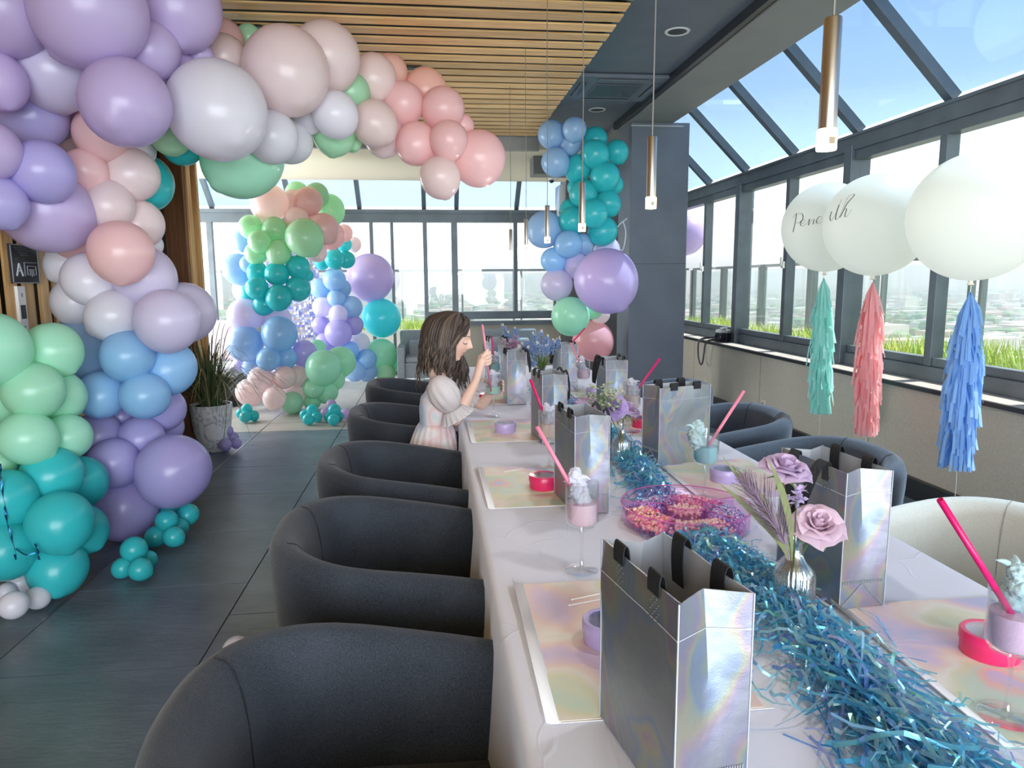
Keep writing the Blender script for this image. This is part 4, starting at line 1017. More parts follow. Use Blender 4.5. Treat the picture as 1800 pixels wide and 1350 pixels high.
def make_bag(lab, loc, rz, h1='in', h2='in', pinch=.03, open_=1.0):
    t = thing('gift_bag', lab, 'bag', loc, rz, 'silver gift bags on the table')
    random.seed(int(loc[0] * 1000 + loc[1] * 77))
    def outline(z, ins=0.):
        q = z / BH; hw = BW / 2 - ins - .004 * sin(q * PI) * 0; hl = BL / 2 - ins
        hw *= (1 - .10 * q * (1 - open_)); g = pinch * q ** 1.6
        P = []
        def line(a, b, n):
            for i in range(n): P.append(V(a) + (V(b) - V(a)) * (i / n))
        c = [(-hw, -hl), (0, -hl + g), (hw, -hl), (hw, hl), (0, hl - g), (-hw, hl)]
        pts = [V((x, y, 0)) for x, y in c]
        for a, b, n in ((0, 1, 4), (1, 2, 4), (2, 3, 10), (3, 4, 4), (4, 5, 4), (5, 0, 10)): line(pts[a], pts[b], n)
        for p in P:
            wob = .004 * noise.noise(V((p.x * 14 + loc[0] * 9, p.y * 14 + loc[1] * 9, z * 12)))
            if abs(abs(p.x) - hw) < .001: p.x += wob * q
            p.z = z
        return P
    N = 12; zs = [BH * i / N for i in range(N + 1)]
    mb = MB(); outer = [outline(z) for z in zs]; mb.loft(outer, cap=False); mb.add(outer[0], [tuple(range(len(outer[0]) - 1, -1, -1))])
    ti = [p + V((0, 0, 0)) for p in outline(BH, .0022)]; mb.loft([outer[-1], ti], cap=False)
    body_ = mb.build('body', M_holo, t, True, sharp=25)
    mb = MB(); inner = [outline(z, .0022) for z in reversed([.004] + zs[1:])]; mb.loft(inner, cap=False); mb.add(inner[-1], [tuple(range(len(inner[-1])))])
    mb.build('lining', M_lining, t, True, sharp=25)
    # folded hem line, edge piping, gusset stitching
    mb = MB(); zz = BH - .045; P = outline(zz); P = [p * 1.0 + V((.0006 if p.x > 0 else -.0006, .0006 if p.y > 0 else -.0006, 0)) for p in P]; mb.tube(P + [P[0]], .0009, 4)
    for sx in (-1, 1):
        for sy in (-1, 1):
            mb.tube([V((sx * (BW / 2 + .0004), sy * (BL / 2 + .0004), z)) for z in (0, BH * .5, BH)], .0012, 4)
    mb.build('hem', M_lining, body_)
    mb = MB()
    for sy in (-1, 1):
        def dash(a, b, n, tick=(0, .0032)):
            for i in range(n):
                p = V(a) + (V(b) - V(a)) * ((i + .5) / n); y = sy * (BL / 2 - pinch * (p.y / BH) ** 1.6 * (1 - abs(p.x) / (BW / 2)) + .0008)
                mb.box(p.x - .0008, p.x + .0008, y - .0006, y + .0006, p.y - .003, p.y + .003)
        dash((-BW * .46, .052, 0), (BW * .46, .052, 0), 26); dash((-BW * .46, .004, 0), (0, .048, 0), 18); dash((BW * .46, .004, 0), (0, .048, 0), 18)
    mb.build('stitching', M_stitch, body_)['kind'] = 'stuff'
    # ribbon handles
    for sx, hk in ((-1, h1), (1, h2)):
        X = sx * BW / 2
        for sy in ((-1, 1) if hk == 'in' else ()):
            y = sy * BL * .23
            P = [V((X * 1.01 + sx * .001, y, BH - .012)), V((X + sx * .0015, y, BH + .004)), V((X * .96, y + .002, BH + .014)), V((X * .84, y + .003, BH + .008)), V((X * .8, y + .003, BH - .02)), V((X * .82, y, BH - .055))]
            mb = MB(); mb.ribbon(catmull(P, 4), (0, 1, 0), .030); mb.build('handle', M_strap, t, solid=.0015)
        if hk == 'out':
            y0, y1 = -BL * .23, BL * .23; A = V((X + sx * .0016, y0, BH - .03)); Bq = V((X + sx * .0016, y1, BH - .03))
            P = catmull([A, A + V((0, 0, .030)), A + V((sx * .006, .003, .040)), A + V((sx * .018, .010, .022)), A + V((sx * .030, .024, -.035)), (A + Bq) / 2 + V((sx * .034, 0, -.088)), Bq + V((sx * .030, -.024, -.035)), Bq + V((sx * .018, -.010, .022)), Bq + V((sx * .006, -.003, .040)), Bq + V((0, 0, .030)), Bq], 6)
            mb = MB(); sides = []
            for i in range(len(P)):
                d = (P[min(i + 1, len(P) - 1)] - P[max(i - 1, 0)]).normalized(); r_ = V((sx, 0, .3)); sd = d.cross(r_)
                sides.append(V((sx * .55, .75, .2)).normalized())
            mb.ribbon(P, sides, .020); mb.build('handle', M_strap, t, solid=.0012)
        if hk == 'up':
            y0, y1 = -BL * .2, BL * .2; A = V((X, y0, BH - .02)); Bq = V((X, y1, BH - .02))
            P = catmull([A, A + V((0, 0, .022)), A + V((-sx * .006, .012, .032)), (A + Bq) / 2 + V((-sx * .03, 0, .026)), Bq + V((-sx * .006, -.012, .032)), Bq + V((0, 0, .022)), Bq], 6)
            mb = MB(); mb.ribbon(P, (1, 0, 0), .012); mb.build('handle', M_strap, t, solid=.0012)
        # crossed stitch marks where the ribbons are sewn on
        mb = MB()
        for sy in (-1, 1):
            for k in range(7):
                for q in range(5):
                    if (k + q) % 2 == 0:
                        y = sy * BL * .23 - .010 + q * .005; z = BH - .012 - k * .0055; mb.box(X + sx * .0006 - .0005, X + sx * .0006 + .0012, y - .0017, y + .0017, z - .0008, z + .0008)
        mb.build('sewn_mark', mat('mark_grey', (112, 106, 100), .7), body_)['kind'] = 'stuff'
    return t
make_bag('big silver holographic gift bag nearest the camera, cut by the bottom edge', (.300, .842, TZ + .0045), R(10), 'in', 'in', .028)
make_bag('silver gift bag standing behind the pink drink at the left', (.416, 1.945, TZ + .004), R(5), 'in', 'out', .028, .7)
make_bag('silver gift bag between the peach drink and the lavender tin', (.464, 2.80, TZ + .004), R(4), 'up', 'out', .028, .6)
make_bag('tall pale silver gift bag right of the green drink of the girl', (.430, 3.70, TZ + .004), 0, 'up', 'out', .028, .5)
make_bag('silver gift bag half hidden behind the girl, farthest at the left', (.405, 4.55, TZ + .004), .1, 'up', 'out', .028)
make_bag('silver gift bag behind the near vase of roses, with a hanging black ribbon', (.812, 1.325, TZ + .004), R(5), 'out', 'in', .028)
make_bag('wide silver gift bag showing its broad pale face, left of the blue drink', (.851, 2.375, TZ + .004), R(-72), 'in', 'in', .028)
make_bag('silver gift bag before the grey column with a black ribbon loop on its left', (.842, 3.25, TZ + .004), R(-2), 'out', 'in', .028, .9)
make_bag('silver gift bag behind the pink drink at the far right, ribbon loop at left', (.775, 4.08, TZ + .004), R(3), 'out', 'up', .028)

# ------------------------------------------------------------------ drinks
M_glass = glassmat('clear_glass', (.97, .98, .98), 1.6, extra=.05)
M_candy = mat('cotton_candy', (232, 232, 244), .9, trans=.3, bump=(120, .25))
M_candyb = mat('cotton_candy_aqua', (206, 232, 234), .9, trans=.3, bump=(120, .25))
M_straw = {'pink': mat('straw_pink', (246, 150, 176), .3, trans=.25), 'magenta': mat('straw_magenta', (226, 24, 112), .3, trans=.2)}
def drink(lab, x, y, liq, straw, s_top, candy=M_candy, lz=.158, cd=(0, 0), csz=1.0, hasstraw=True, ctall=1.0):
    t = thing('drink', lab, 'drink', (x, y, TZ + .0035), 0, 'stemmed glasses of coloured drink with cotton candy')
    r = .0365
    mb = MB(); mb.lathe([(0, 0), (.036, 0), (.0375, .0015), (.036, .003), (.012, .006), (.005, .012), (.0038, .03), (.0038, .085), (.007, .098), (.020, .1025), (r - .005, .107), (r, .116), (r, .203), (r - .0015, .204), (r - .0018, .203), (r - .0022, .118), (r - .008, .110), (0, .106)], 36)
    mb.build('glass', M_glass, t, True, sharp=50)
    mb = MB(); q = r - .0026; mb.lathe([(0, .107), (q - .006, .111), (q, .1195), (q, lz - .001), (q - .001, lz), (0, lz)], 32)
    mb.build('liquid', mat('drink_' + liq[0], liq[1], .12, trans=.12), t, True)
    if straw and hasstraw:
        top = V(s_top) - V((x, y, TZ + .0035)); bot = V((-top.x * .16, -top.y * .16, .118))
        d = (top - bot).normalized()
        bot = V((max(-.022, min(.022, bot.x)), max(-.022, min(.022, bot.y)), .12))
        mb = MB(); mb.tube([bot, top], .0042, 12, cap=False)
        mb.build('straw', M_straw[straw], t, True, solid=.0008)
    random.seed(int(x * 991 + y * 313)); mb = MB()
    for k in range(5):
        c = V((cd[0] + random.uniform(-.010, .010), cd[1] + random.uniform(-.010, .010), lz + .014 + k * .011 * ctall)); rr = random.uniform(.016, .022) * csz * (1 - .09 * k)
        s0 = V((random.uniform(0, 50), 0, 0))
        def fluff(p, s0=s0):
            q = p + s0
            return p * (1 + .30 * noise.noise(q * 1.7) + .22 * noise.noise(q * 4.1) + .14 * abs(noise.noise(q * 8.3)) + .04 * noise.noise(q * 17))
        mb.ell(c, rr, 40, 28, fn=fluff)
    for k in range(5):
        a = random.uniform(0, 6.28); p = V((cd[0], cd[1], lz + .03 + .02 * random.random())); e = p + V((cos(a) * .030 * csz, sin(a) * .030 * csz, random.uniform(.0, .03)))
        mb.tube(catmull([p, (p + e) / 2 + V((0, 0, .008)), e], 4), [.007, .007, .006, .006, .005, .004, .003, .002, .0006], 8)
    o = mb.build('cotton_candy', candy, t, True, sharp=0)
    return t
PK = ('pink', (252, 216, 232)); PE = ('peach', (255, 230, 220)); BLU = ('blue', (166, 226, 232)); GRN = ('green', (190, 240, 218)); LIL = ('lilac', (246, 206, 232)); 
def st(px, py, y): return tuple(atY(px, py, y))
drink('pink drink with a pale pink straw on the bare cloth, nearest at the left', .317, 1.462, PK, 'pink', st(944, 750, 1.47), csz=1.0, cd=(-.012, 0), ctall=1.1)
drink('peach drink with a magenta straw beside the third placemat', .388, 2.325, PE, 'magenta', st(932, 667, 2.33), csz=.9)
drink('green drink held by the girl, topped with cotton candy', .281, 3.29, GRN, None, None, csz=1.25, lz=.145, ctall=1.1)
drink('turquoise drink with a magenta straw behind the hands of the girl', .36, 4.12, BLU, 'magenta', st(864, 592, 4.12), csz=.9)
drink('blue drink with a pink straw and aqua cotton candy at the right', .785, 1.93, BLU, 'pink', st(1308, 687, 1.94), M_candyb, cd=(-.030, 0), csz=1.15)
drink('lilac pink drink with a long magenta straw cut by the right edge', .822, .865, LIL, 'magenta', st(1652, 878, .87), M_candyb, csz=1.1, cd=(.008, .01), lz=.162)
drink('peach drink with a magenta straw leaning right, beside the purple rose', .83, 2.86, PE, 'magenta', st(1160, 630, 2.87), csz=1.2, cd=(.0, .01))
drink('pink drink with a pale pink straw before the rose pink balloon', .812, 3.74, PK, 'pink', st(1003, 603, 3.75), csz=1.2, cd=(-.01, .01))
drink('far drink with a magenta straw before the rose pink balloon', .85, 4.62, PK, 'magenta', st(1028, 577, 4.63))

# ------------------------------------------------------------------ round tins
M_tinl = mat('tin_lavender', (190, 172, 222), .35, coat=.3); M_tinp = mat('tin_hot_pink', (236, 44, 108), .35, coat=.3)
def tin(lab, x, y, m):
    t = thing('tin', lab, 'tin', (x, y, TZ + .0035), 0, 'round craft tins on the placemats')
    r = .047
    mb = MB(); mb.lathe([(0, 0), (r - .003, 0), (r - .002, .002), (r - .002, .024), (0, .024)], 40); mb.build('base', m, t, True)
    mb = MB(); mb.lathe([(r, .023), (r, .038), (r - .002, .0405), (r - .009, .0405), (r - .010, .039), (r - .010, .036), (r - .001, .034), (r - .001, .023)], 40, cap=False); lid_ = mb.build('lid', m, t, True)
    mb = MB(); mb.lathe([(0, .0375), (r - .0098, .0375), (r - .0098, .0396), (0, .0396)], 40); mb.build('clear_window', glassmat('tin_window', tuple(.55 + .45 * x for x in lin((214, 206, 236) if m is M_tinl else (250, 160, 190))), 1.5, extra=.22, rough=.12), lid_, True)
    mb = MB(); mb.lathe([(0, .0245), (r - .004, .0245), (r - .004, .027), (0, .0275)], 24); mb.build('filling', mat('tin_filling', (226, 214, 232), .6) if m is M_tinl else mat('tin_filling_pink', (232, 90, 130), .6), t, True)
    return t
tin('lavender round tin half hidden by the nearest silver bag', .300, 1.155, M_tinl)
tin('hot pink round tin on the second left placemat', .335, 2.105, M_tinp)
tin('lavender round tin by the elbow of the girl', .300, 2.935, M_tinl)
tin('hot pink round tin standing beyond the drink of the girl', .265, 3.74, M_tinp)
tin('lavender round tin right of the blue drink', .918, 2.10, M_tinl)
tin('hot pink round tin behind the right edge drink', .935, 1.03, M_tinp)
tin('lavender round tin below the far pink drink at the right', .895, 3.83, M_tinl)
tin('hot pink round tin behind the purple rose vase', .905, 2.96, M_tinp)

# cotton swabs
for a, b, w in (((1005, 1054), (1052, 1044), 'nearest placemat, upper'), ((1001, 1064), (1052, 1054), 'nearest placemat, lower'), ((887, 829), (926, 823), 'second left placemat')):
    p, q = atZ(*a, TZ + .007), atZ(*b, TZ + .007); mb = MB(); d = (q - p).normalized()
    t = thing('cotton_swab', 'white cotton swab lying on the %s' % w, 'swab', p)
    mb = MB(); mb.tube([(0, 0, 0), d * .07], .0013, 6); mb.build('stick', M_paper, t, True)
    for c in (V((0, 0, 0)), d * .07): mb = MB(); mb.ell(c, .0028, 8, 6); mb.build('tip', M_paper, t, True)

# ------------------------------------------------------------------ bead trays
M_ptray = glassmat('pink_plastic', (1.0, .90, .972), 1.45, extra=.03, glosscol=(1, .75, .95))
M_prim = mat('pink_plastic_edge', (236, 128, 204), .2, trans=.4)
M_ptray2 = glassmat('lilac_plastic', (.95, .84, 1.0), 1.45, extra=.03)
def beadmat(name, stops, rough=.15, metal=0.):
    m, nt, b = newmat(name); gi = add(nt, 'ShaderNodeNewGeometry')
    r_ = ramp(nt, gi.outputs['Random Per Island'], [(p, lin(c)) for p, c in stops]); nt.nodes[-1].color_ramp.interpolation = 'CONSTANT'
    nt.links.new(r_, b.inputs['Base Color']); b.inputs['Roughness'].default_value = rough; b.inputs['Metallic'].default_value = metal; b.inputs['Coat Weight'].default_value = .5
    return m
MBD = [beadmat('beads_charms', [(0, (248, 150, 176)), (.25, (252, 190, 180)), (.45, (248, 206, 160)), (.62, (90, 56, 60)), (.7, (255, 226, 220)), (.85, (244, 110, 150)), (1, (255, 240, 235))]),
       beadmat('beads_rose', [(0, (250, 205, 205)), (.3, (255, 224, 220)), (.55, (244, 176, 188)), (.75, (252, 232, 222)), (.9, (248, 196, 206)), (1, (255, 245, 240))]),
       beadmat('beads_iris', [(0, (214, 184, 240)), (.3, (184, 206, 244)), (.5, (244, 150, 214)), (.65, (236, 230, 250)), (.85, (160, 160, 226)), (1, (246, 232, 252))], .12, .4),
       beadmat('beads_hotpink', [(0, (253, 160, 190)), (.3, (255, 190, 206)), (.6, (248, 130, 168)), (.85, (255, 212, 220)), (1, (255, 232, 236))])]
def tray(lab, x, y, full=True, rot=0.):
    t = thing('bead_tray', lab, 'tray', (x, y, TZ + .006), rot, 'divided pink trays of beads on the runner')
    r, h = .168, .052
    mb = MB(); mb.lathe([(0, 0), (r - .012, 0), (r - .004, .006), (r, h), (r - .003, h + .0005), (r - .0065, .008), (r - .014, .003), (0, .003)], 64); dish_ = mb.build('dish', M_ptray, t, True, sharp=50)
    mb = MB(); mb.tube([V((r * cos(a), r * sin(a), h)) for a in [2 * PI * k / 72 for k in range(73)]], .0014, 6); mb.build('rim', M_prim, dish_, True)
    mb = MB(); mb.lathe([(.052, .003), (.055, h), (.053, h + .0005), (.050, .003)], 40, cap=False); cup_ = mb.build('centre_cup', M_ptray, t, True, sharp=50)
    mb = MB(); mb.tube([V((.054 * cos(a), .054 * sin(a), h)) for a in [2 * PI * k / 48 for k in range(49)]], .0012, 6); mb.build('rim', M_prim, cup_, True)
    for k in range(5):
        a = k * 2 * PI / 5 + .3; M = Matrix.Rotation(a, 4, 'Z'); mb = MB(); mb.box(.054, r - .006, -.001, .001, .003, h - .004, M); dv_ = mb.build('divider', M_ptray2, t); mb = MB(); mb.tube([M @ V((.054, 0, h - .004)), M @ V((r - .002, 0, h - .004))], .0011, 6); mb.build('divider_edge', M_prim, dv_, True)
    random.seed(int(x * 100 + y * 10)); ic = None
    n_each = 330 if full else 120
    for k in range(6):
        mb = MB()
        kind = [3, 2, 0, 1, 2][k] if k < 5 else 1
        for i in range(n_each if k < 5 else n_each * 2 // 3):
            if k < 5:
                a0 = (k) * 2 * PI / 5 + .3 + .03; a = random.uniform(a0, a0 + 2 * PI / 5 - .06); rr = math.sqrt(random.uniform(.060 ** 2, (r - .013) ** 2))
                top = .014 + .02 * (1 - abs((rr - .11) / .055) ** 2)
            else: a = random.uniform(0, 2 * PI); rr = .046 * math.sqrt(random.random()); top = .034
            z = .006 + random.random() * max(.004, top - .004) if random.random() < .25 else max(.008, top + random.uniform(-.003, .003))
            s = random.uniform(.003, .0046) * (1.7 if kind == 0 else 1)
            st_ = random.uniform(.6, 1.6) if kind == 0 else 1
            M = Euler((random.uniform(0, 3), random.uniform(0, 3), random.uniform(0, 3))).to_matrix()
            mb.ell((rr * cos(a), rr * sin(a), z), (s * st_, s, s * (.6 if kind == 0 else 1)), 6, 4, M=M)
        o = mb.build('beads', MBD[kind], t, True, sharp=0); o['kind'] = 'stuff'
    return t
tray('round pink divided bead tray on the runner, nearest and fully seen', .652, 1.73, True, rot=0.0)
tray('farther pink bead tray half hidden behind the silver bags', .625, 3.28, False, rot=1.2)

# ------------------------------------------------------------------ tinsel runner
M_tinsel, nt_, b_ = newmat('tinsel_film'); nt_.nodes.remove(b_)
gi = add(nt_, 'ShaderNodeNewGeometry'); out = nt_.nodes['Material Output']
c_ = ramp(nt_, gi.outputs['Random Per Island'], [(0, lin((50, 176, 236))), (.18, lin((80, 206, 246))), (.34, lin((150, 230, 250))), (.5, lin((24, 130, 210))), (.62, lin((150, 236, 244))), (.74, lin((90, 150, 244))), (.84, lin((170, 180, 252))), (.92, lin((120, 246, 196))), (1, lin((225, 246, 255)))])
tr = add(nt_, 'ShaderNodeBsdfTransparent'); gl = add(nt_, 'ShaderNodeBsdfGlossy'); df = add(nt_, 'ShaderNodeBsdfDiffuse'); tl = add(nt_, 'ShaderNodeBsdfTranslucent')
gl.inputs['Roughness'].default_value = .22
gm = add(nt_, 'ShaderNodeGamma'); gm.inputs[1].default_value = .55; nt_.links.new(c_, gm.inputs[0])
for n in (gl, df, tl, tr): nt_.links.new(gm.outputs[0], n.inputs[0])
m1 = add(nt_, 'ShaderNodeMixShader'); m2 = add(nt_, 'ShaderNodeMixShader'); m3 = add(nt_, 'ShaderNodeMixShader')
m1.inputs[0].default_value = .5; nt_.links.new(df.outputs[0], m1.inputs[1]); nt_.links.new(tl.outputs[0], m1.inputs[2])
m2.inputs[0].default_value = .45; nt_.links.new(m1.outputs[0], m2.inputs[1]); nt_.links.new(gl.outputs[0], m2.inputs[2])
m3.inputs[0].default_value = .28; nt_.links.new(m2.outputs[0], m3.inputs[1]); nt_.links.new(tr.outputs[0], m3.inputs[2]); nt_.links.new(m3.outputs[0], out.inputs[0])
random.seed(77); mb = MB()
def rc(y):
    return .655 + .02 * sin(y * 3.0) + (-.055 * max(0, min(1, (1.15 - y) / .5))), .066 + .020 * sin(y * 5.2 + 1) + .045 * max(0, min(1, (1.2 - y) / .5))
def strip(p, d, L, w, curl, lift):
    n = 6 if L > .05 else 4; P = []; S = []; up = V((0, 0, 1)); sd = d.cross(up).normalized()
    a0 = random.uniform(-1.2, 1.2); tw = random.uniform(-1.5, 1.5)
    for i in range(n + 1):
        q = i / n - .5
        pt = p + d * L * q + sd * curl * (q * q * 4 - .5) + up * (lift * (1 - 4 * q * q) + .006 * sin(q * 9 + a0))
        pt.z = max(pt.z, TZ + .0035); P.append(pt); a = a0 + tw * q
        S.append(sd * cos(a) + up * sin(a))
    mb.ribbon(P, S, w)
NS = 5200
for i in range(NS):
    y = .32 + 4.1 * (random.random() ** 1.35); cx, hw = rc(y)
    g = random.gauss(0, .5); x = cx + hw * max(-1.5, min(1.5, g))
    hz = .050 * max(.05, 1 - (g * .75) ** 2) * (1.0 if y > .95 else .8)
    z = TZ + .005 + random.random() ** .7 * hz
    th = PI / 2 + random.gauss(0, .55) + (.25 if y < .95 else 0) * (1 if g < 0 else -1) * -1
    d = V((cos(th), sin(th), random.uniform(-.25, .25))).normalized()
    L = random.uniform(.035, .10) if y > 1.0 else random.uniform(.05, .17)
    if abs(x - .652) < .18 and abs(y - 1.73) < .175 and (x - .652) ** 2 + (y - 1.73) ** 2 < .172 ** 2: z = TZ + .0035; continue
    if random.random() < .9 and ((x - .682) ** 2 + (y - 1.222) ** 2 < .052 ** 2 or (x - .655) ** 2 + (y - 2.37) ** 2 < .048 ** 2): continue
    strip(V((x, y, z)), d, L, random.choice((.003, .0045, .006, .007)), random.gauss(0, .010), random.uniform(0, .012))
for i in range(130):
    y = random.uniform(.45, 2.6); cx, hw = rc(y); s = random.choice((-1, 1)); x = cx + s * hw * random.uniform(1.0, 1.9)
    th = PI / 2 + random.gauss(0, .7); strip(V((x, y, TZ + .006)), V((cos(th), sin(th), 0)), random.uniform(.06, .2), .003, random.gauss(0, .025), .004)
o = mb.build('tinsel_runner', M_tinsel); tag(o, 'iridescent blue tinsel runner heaped along the middle of the table', 'tinsel garland', kind='stuff')

# ------------------------------------------------------------------ vases and flowers
M_vglass = glassmat('vase_glass', (.93, .96, .96), 1.7, extra=.16)
def vase(lab, x, y, s=1.0):
    t = thing('vase', lab, 'vase', (x, y, TZ + .006), 0, 'small ribbed glass bottle vases')
    def rib(r, z, a):
        k = 1 + (.035 * cos(26 * a) if .004 < z / s < .085 else 0); return (r * k * cos(a), r * k * sin(a), z)
    P = [(0, 0), (.037, 0), (.0385, .004), (.0385, .066), (.036, .076), (.026, .088), (.0165, .098), (.0145, .108), (.0145, .122), (.019, .126), (.019, .130), (.0155, .131), (.012, .122), (.0125, .104), (.024, .088), (.0345, .074), (.0355, .006), (0, .006)]
    mb = MB(); mb.lathe([(r * s, z * s * 1.12) for r, z in P], 104, fn=rib); mb.build('bottle', M_vglass, t, True, sharp=50)
    return t
V1 = vase('ribbed glass bottle vase of roses, nearest', .682, 1.222); V2 = vase('ribbed glass bottle vase behind the wide silver bag side, with a purple rose', .655, 2.37, .92); V3 = vase('small glass vase of blue hyacinths in the far table middle', .62, 3.98, .9); V4 = vase('small glass vase of lilac flowers farther back', .57, 4.62, .9)
M_stem = mat('stem_green', (74, 100, 62), .5)
M_leaf = mat('leaf_green', (112, 142, 60), .45, trans=.2)
RINGS = [(2, .06, .20, 112, .0, .0), (3, .13, .22, 78, .015, .02), (3, .21, .20, 70, .04, .03), (4, .29, .17, 58, .07, .05), (5, .35, .12, 52, .12, .08), (5, .39, .04, 50, .15, .10)]
def petal_mesh(name, m, ring):
    n, tip, z1, al, curl, lay = ring; z0 = -.30; mb = MB(); nu, nv = 9, 11; vs = []
    for i in range(nu):
        u = i / (nu - 1)
        for j in range(nv):
            v = j / (nv - 1) * 2 - 1
            an = R(al) * v * (.35 + .65 * math.sin(PI * .5 * min(1, u * 1.5))) * (1 - .25 * max(0, u - .8) / .2)
            k = max(0, (u - .66) / .34); r = .03 + (tip - .03) * u ** .55 + curl * k * k * (1 + .35 * v * v) + .012 * sin(v * 7) * u
            z = z0 + (z1 - z0) * u ** .9 - curl * .9 * k * k - .05 * v * v * u - (.03 * abs(v) ** 3)
            vs.append((r * sin(an), r * cos(an), z))
    mb.add(vs, [(i * nv + j, i * nv + j + 1, (i + 1) * nv + j + 1, (i + 1) * nv + j) for i in range(nu - 1) for j in range(nv - 1)])
    return mb.mesh(name, m, True, sharp=0)
def rose(lab, c, size, m, facing, base, stemcol=M_stem):
    """c = flower centre (world), facing = opening direction"""
    t = thing('rose', lab, 'flower', base, 0, 'artificial roses on the table')
    q = V(facing).normalized().to_track_quat('Z', 'Y').to_matrix().to_4x4()
    lc = V(c) - V(base); a0 = random.random() * 6
    for ri, ring in enumerate(RINGS):
        for k in range(ring[0]):
            o = bpy.data.objects.new('petal', PM[m.name][ri]); COL.objects.link(o); o.parent = t
            s = size * random.uniform(.96, 1.05)
            o.matrix_local = Matrix.Translation(lc) @ q @ Matrix.Rotation(a0 + k * 2 * PI / ring[0] + random.uniform(-.12, .12), 4, 'Z') @ Matrix.Rotation(random.uniform(-.06, .06), 4, 'X') @ Matrix.Scale(s, 4)
        a0 += 2 * PI / ring[0] * .5 + .15
    d = q.to_3x3() @ V((0, 0, 1))
    mb = MB(); mb.ell(lc - d * size * .31, size * .10, 12, 8); mb.build('bud_base', M_leaf, t, True)
    mb = MB(); mb.tube(bez(lc - d * size * .34, lc - d * size * .8, V((0, 0, .12)), V((0, 0, .02)), 10), .0022, 6); mb.build('stem', stemcol, t, True)
    for k in range(4):
        a = k * PI / 2 + .4; M = Matrix.Translation(lc - d * size * .33) @ q @ Matrix.Rotation(a, 4, 'Z')
        mb = MB(); P = [M @ V((0, .0, 0)), M @ V((0, size * .22, -size * .04)), M @ V((0, size * .36, -size * .15))]
        mb.ribbon(P, (M.to_3x3() @ V((1, 0, 0))), [size * .08, size * .14, size * .02]); mb.build('sepal', M_leaf, t, solid=.0006)
    return t
M_rp = mat('rose_pale', (224, 196, 212), .6, trans=.3); M_rl = mat('rose_lilac', (204, 180, 210), .55, trans=.3); M_rv = mat('rose_violet', (186, 160, 214), .55, trans=.3)
PM = {m.name: [petal_mesh('petal', m, r_) for r_ in RINGS] for m in (M_rp, M_rl, M_rv)}
random.seed(12)
b1 = V1.location + V((0, 0, 0)); 
rose('big pale pink rose leaning right over the near vase', atD(1440, 918, 1.30), .090, M_rp, (-.1, -.5, .85), b1 + V((.006, 0, .02)))
rose('lilac rose standing high above the near vase', atD(1384, 818, 1.36), .088, M_rl, (.1, -.25, 1), b1 + V((0, .006, .02)))
rose('violet rose in the second vase', atD(1080, 714, 2.46), .090, M_rv, (-.1, -.75, .6), V2.location + V((0, 0, .02)))
rose('pale lilac rose at the back of the second vase', atD(1106, 716, 2.56), .084, M_rl, (.3, -.3, .8), V2.location + V((.004, .004, .02)))
# leaf blades and feather spray in the near vase
t = thing('leaf_spray', 'spray of long green pointed leaves in the near vase', 'leaves', b1)
for P in (((1385, 985), (1378, 950), (1330, 900), (1262, 848)), ((1388, 985), (1384, 940), (1330, 880), (1270, 802)), ((1388, 980), (1386, 935), (1340, 870), (1288, 818)), ((1392, 985), (1394, 930), (1384, 870), (1349, 806))):
    pts = bez(*[atD(x, y, 1.235) for x, y in P], 10); pts = [p - b1 for p in pts]; mb = MB()
    mb.ribbon(pts, (RT * .8 + UP * .5).normalized(), [.002, .004, .007, .009, .012, .013, .013, .012, .009, .005, .001]); mb.build('leaf', mat('leaf_olive', (112, 120, 58), .45, trans=.2, var=(30, .2)), t, solid=.0005)
t = thing('feather_spray', 'dusty mauve feathery plume in the near vase', 'plume', b1)
sp = bez(*[atD(x, y, 1.215) - b1 for x, y in ((1388, 985), (1382, 945), (1350, 900), (1312, 850))], 14)
mb = MB(); mb.tube(sp, .0013, 5)
for i in range(3, 15):
    for k in range(26):
        p = sp[i]; a = random.uniform(0, 2 * PI); d = (sp[i] - sp[i - 1]).normalized(); o_ = d.orthogonal().normalized(); o_ = Matrix.Rotation(a, 3, d) @ o_
        L = .046 * sin(PI * min(1, (i - 1) / 14)) + .008; e = p + d * L * .8 + o_ * L * .75
        mb.ribbon([p, (p + e) / 2 + d * .003, e + d * .006], o_.cross(d), [.0016, .0012, .0005])
mb.build('plume', mat('plume_mauve', (142, 120, 140), .7), t)
# small filler blossoms
def cluster(lab, c, m, n, rad, base, fs=.008):
    t = thing('blossom_sprig', lab, 'flower', base); mb = MB(); lc = V(c) - V(base)
    for i in range(n):
        p = lc + V((random.gauss(0, rad), random.gauss(0, rad), random.gauss(0, rad * .9)))
        for k in range(5):
            a = k * 2 * PI / 5; M = Euler((random.uniform(-.8, .8), random.uniform(-.8, .8), a)).to_matrix()
            mb.add([p + M @ V(q) * fs for q in ((0, 0, 0), (.5, .35, .15), (1, 0, .25), (.5, -.35, .15))], [(0, 1, 2, 3)])
    mb.build('florets', m, t)
    mb = MB(); mb.tube(bez(lc, lc - V((0, 0, .03)), V((0, 0, .1)), V((0, 0, 0)), 8), .0014, 5); mb.build('stem', M_stem, t)
M_lilf = mat('lilac_floret', (200, 184, 220), .6, trans=.3); M_bluf = mat('blue_floret', (142, 166, 206), .6, trans=.3); M_crm = mat('cream_floret', (232, 226, 214), .6, trans=.3)
cluster('tiny pale lilac blossoms between the two roses', atD(1400, 878, 1.26), M_lilf, 14, .010, b1 + V((0, .003, .02)), .012)
cluster('sprig of grey green needle leaves left of the violet rose', atD(1060, 702, 2.38), mat('sage', (150, 160, 130), .6), 60, .026, V2.location + V((0, 0, .02)), .016)
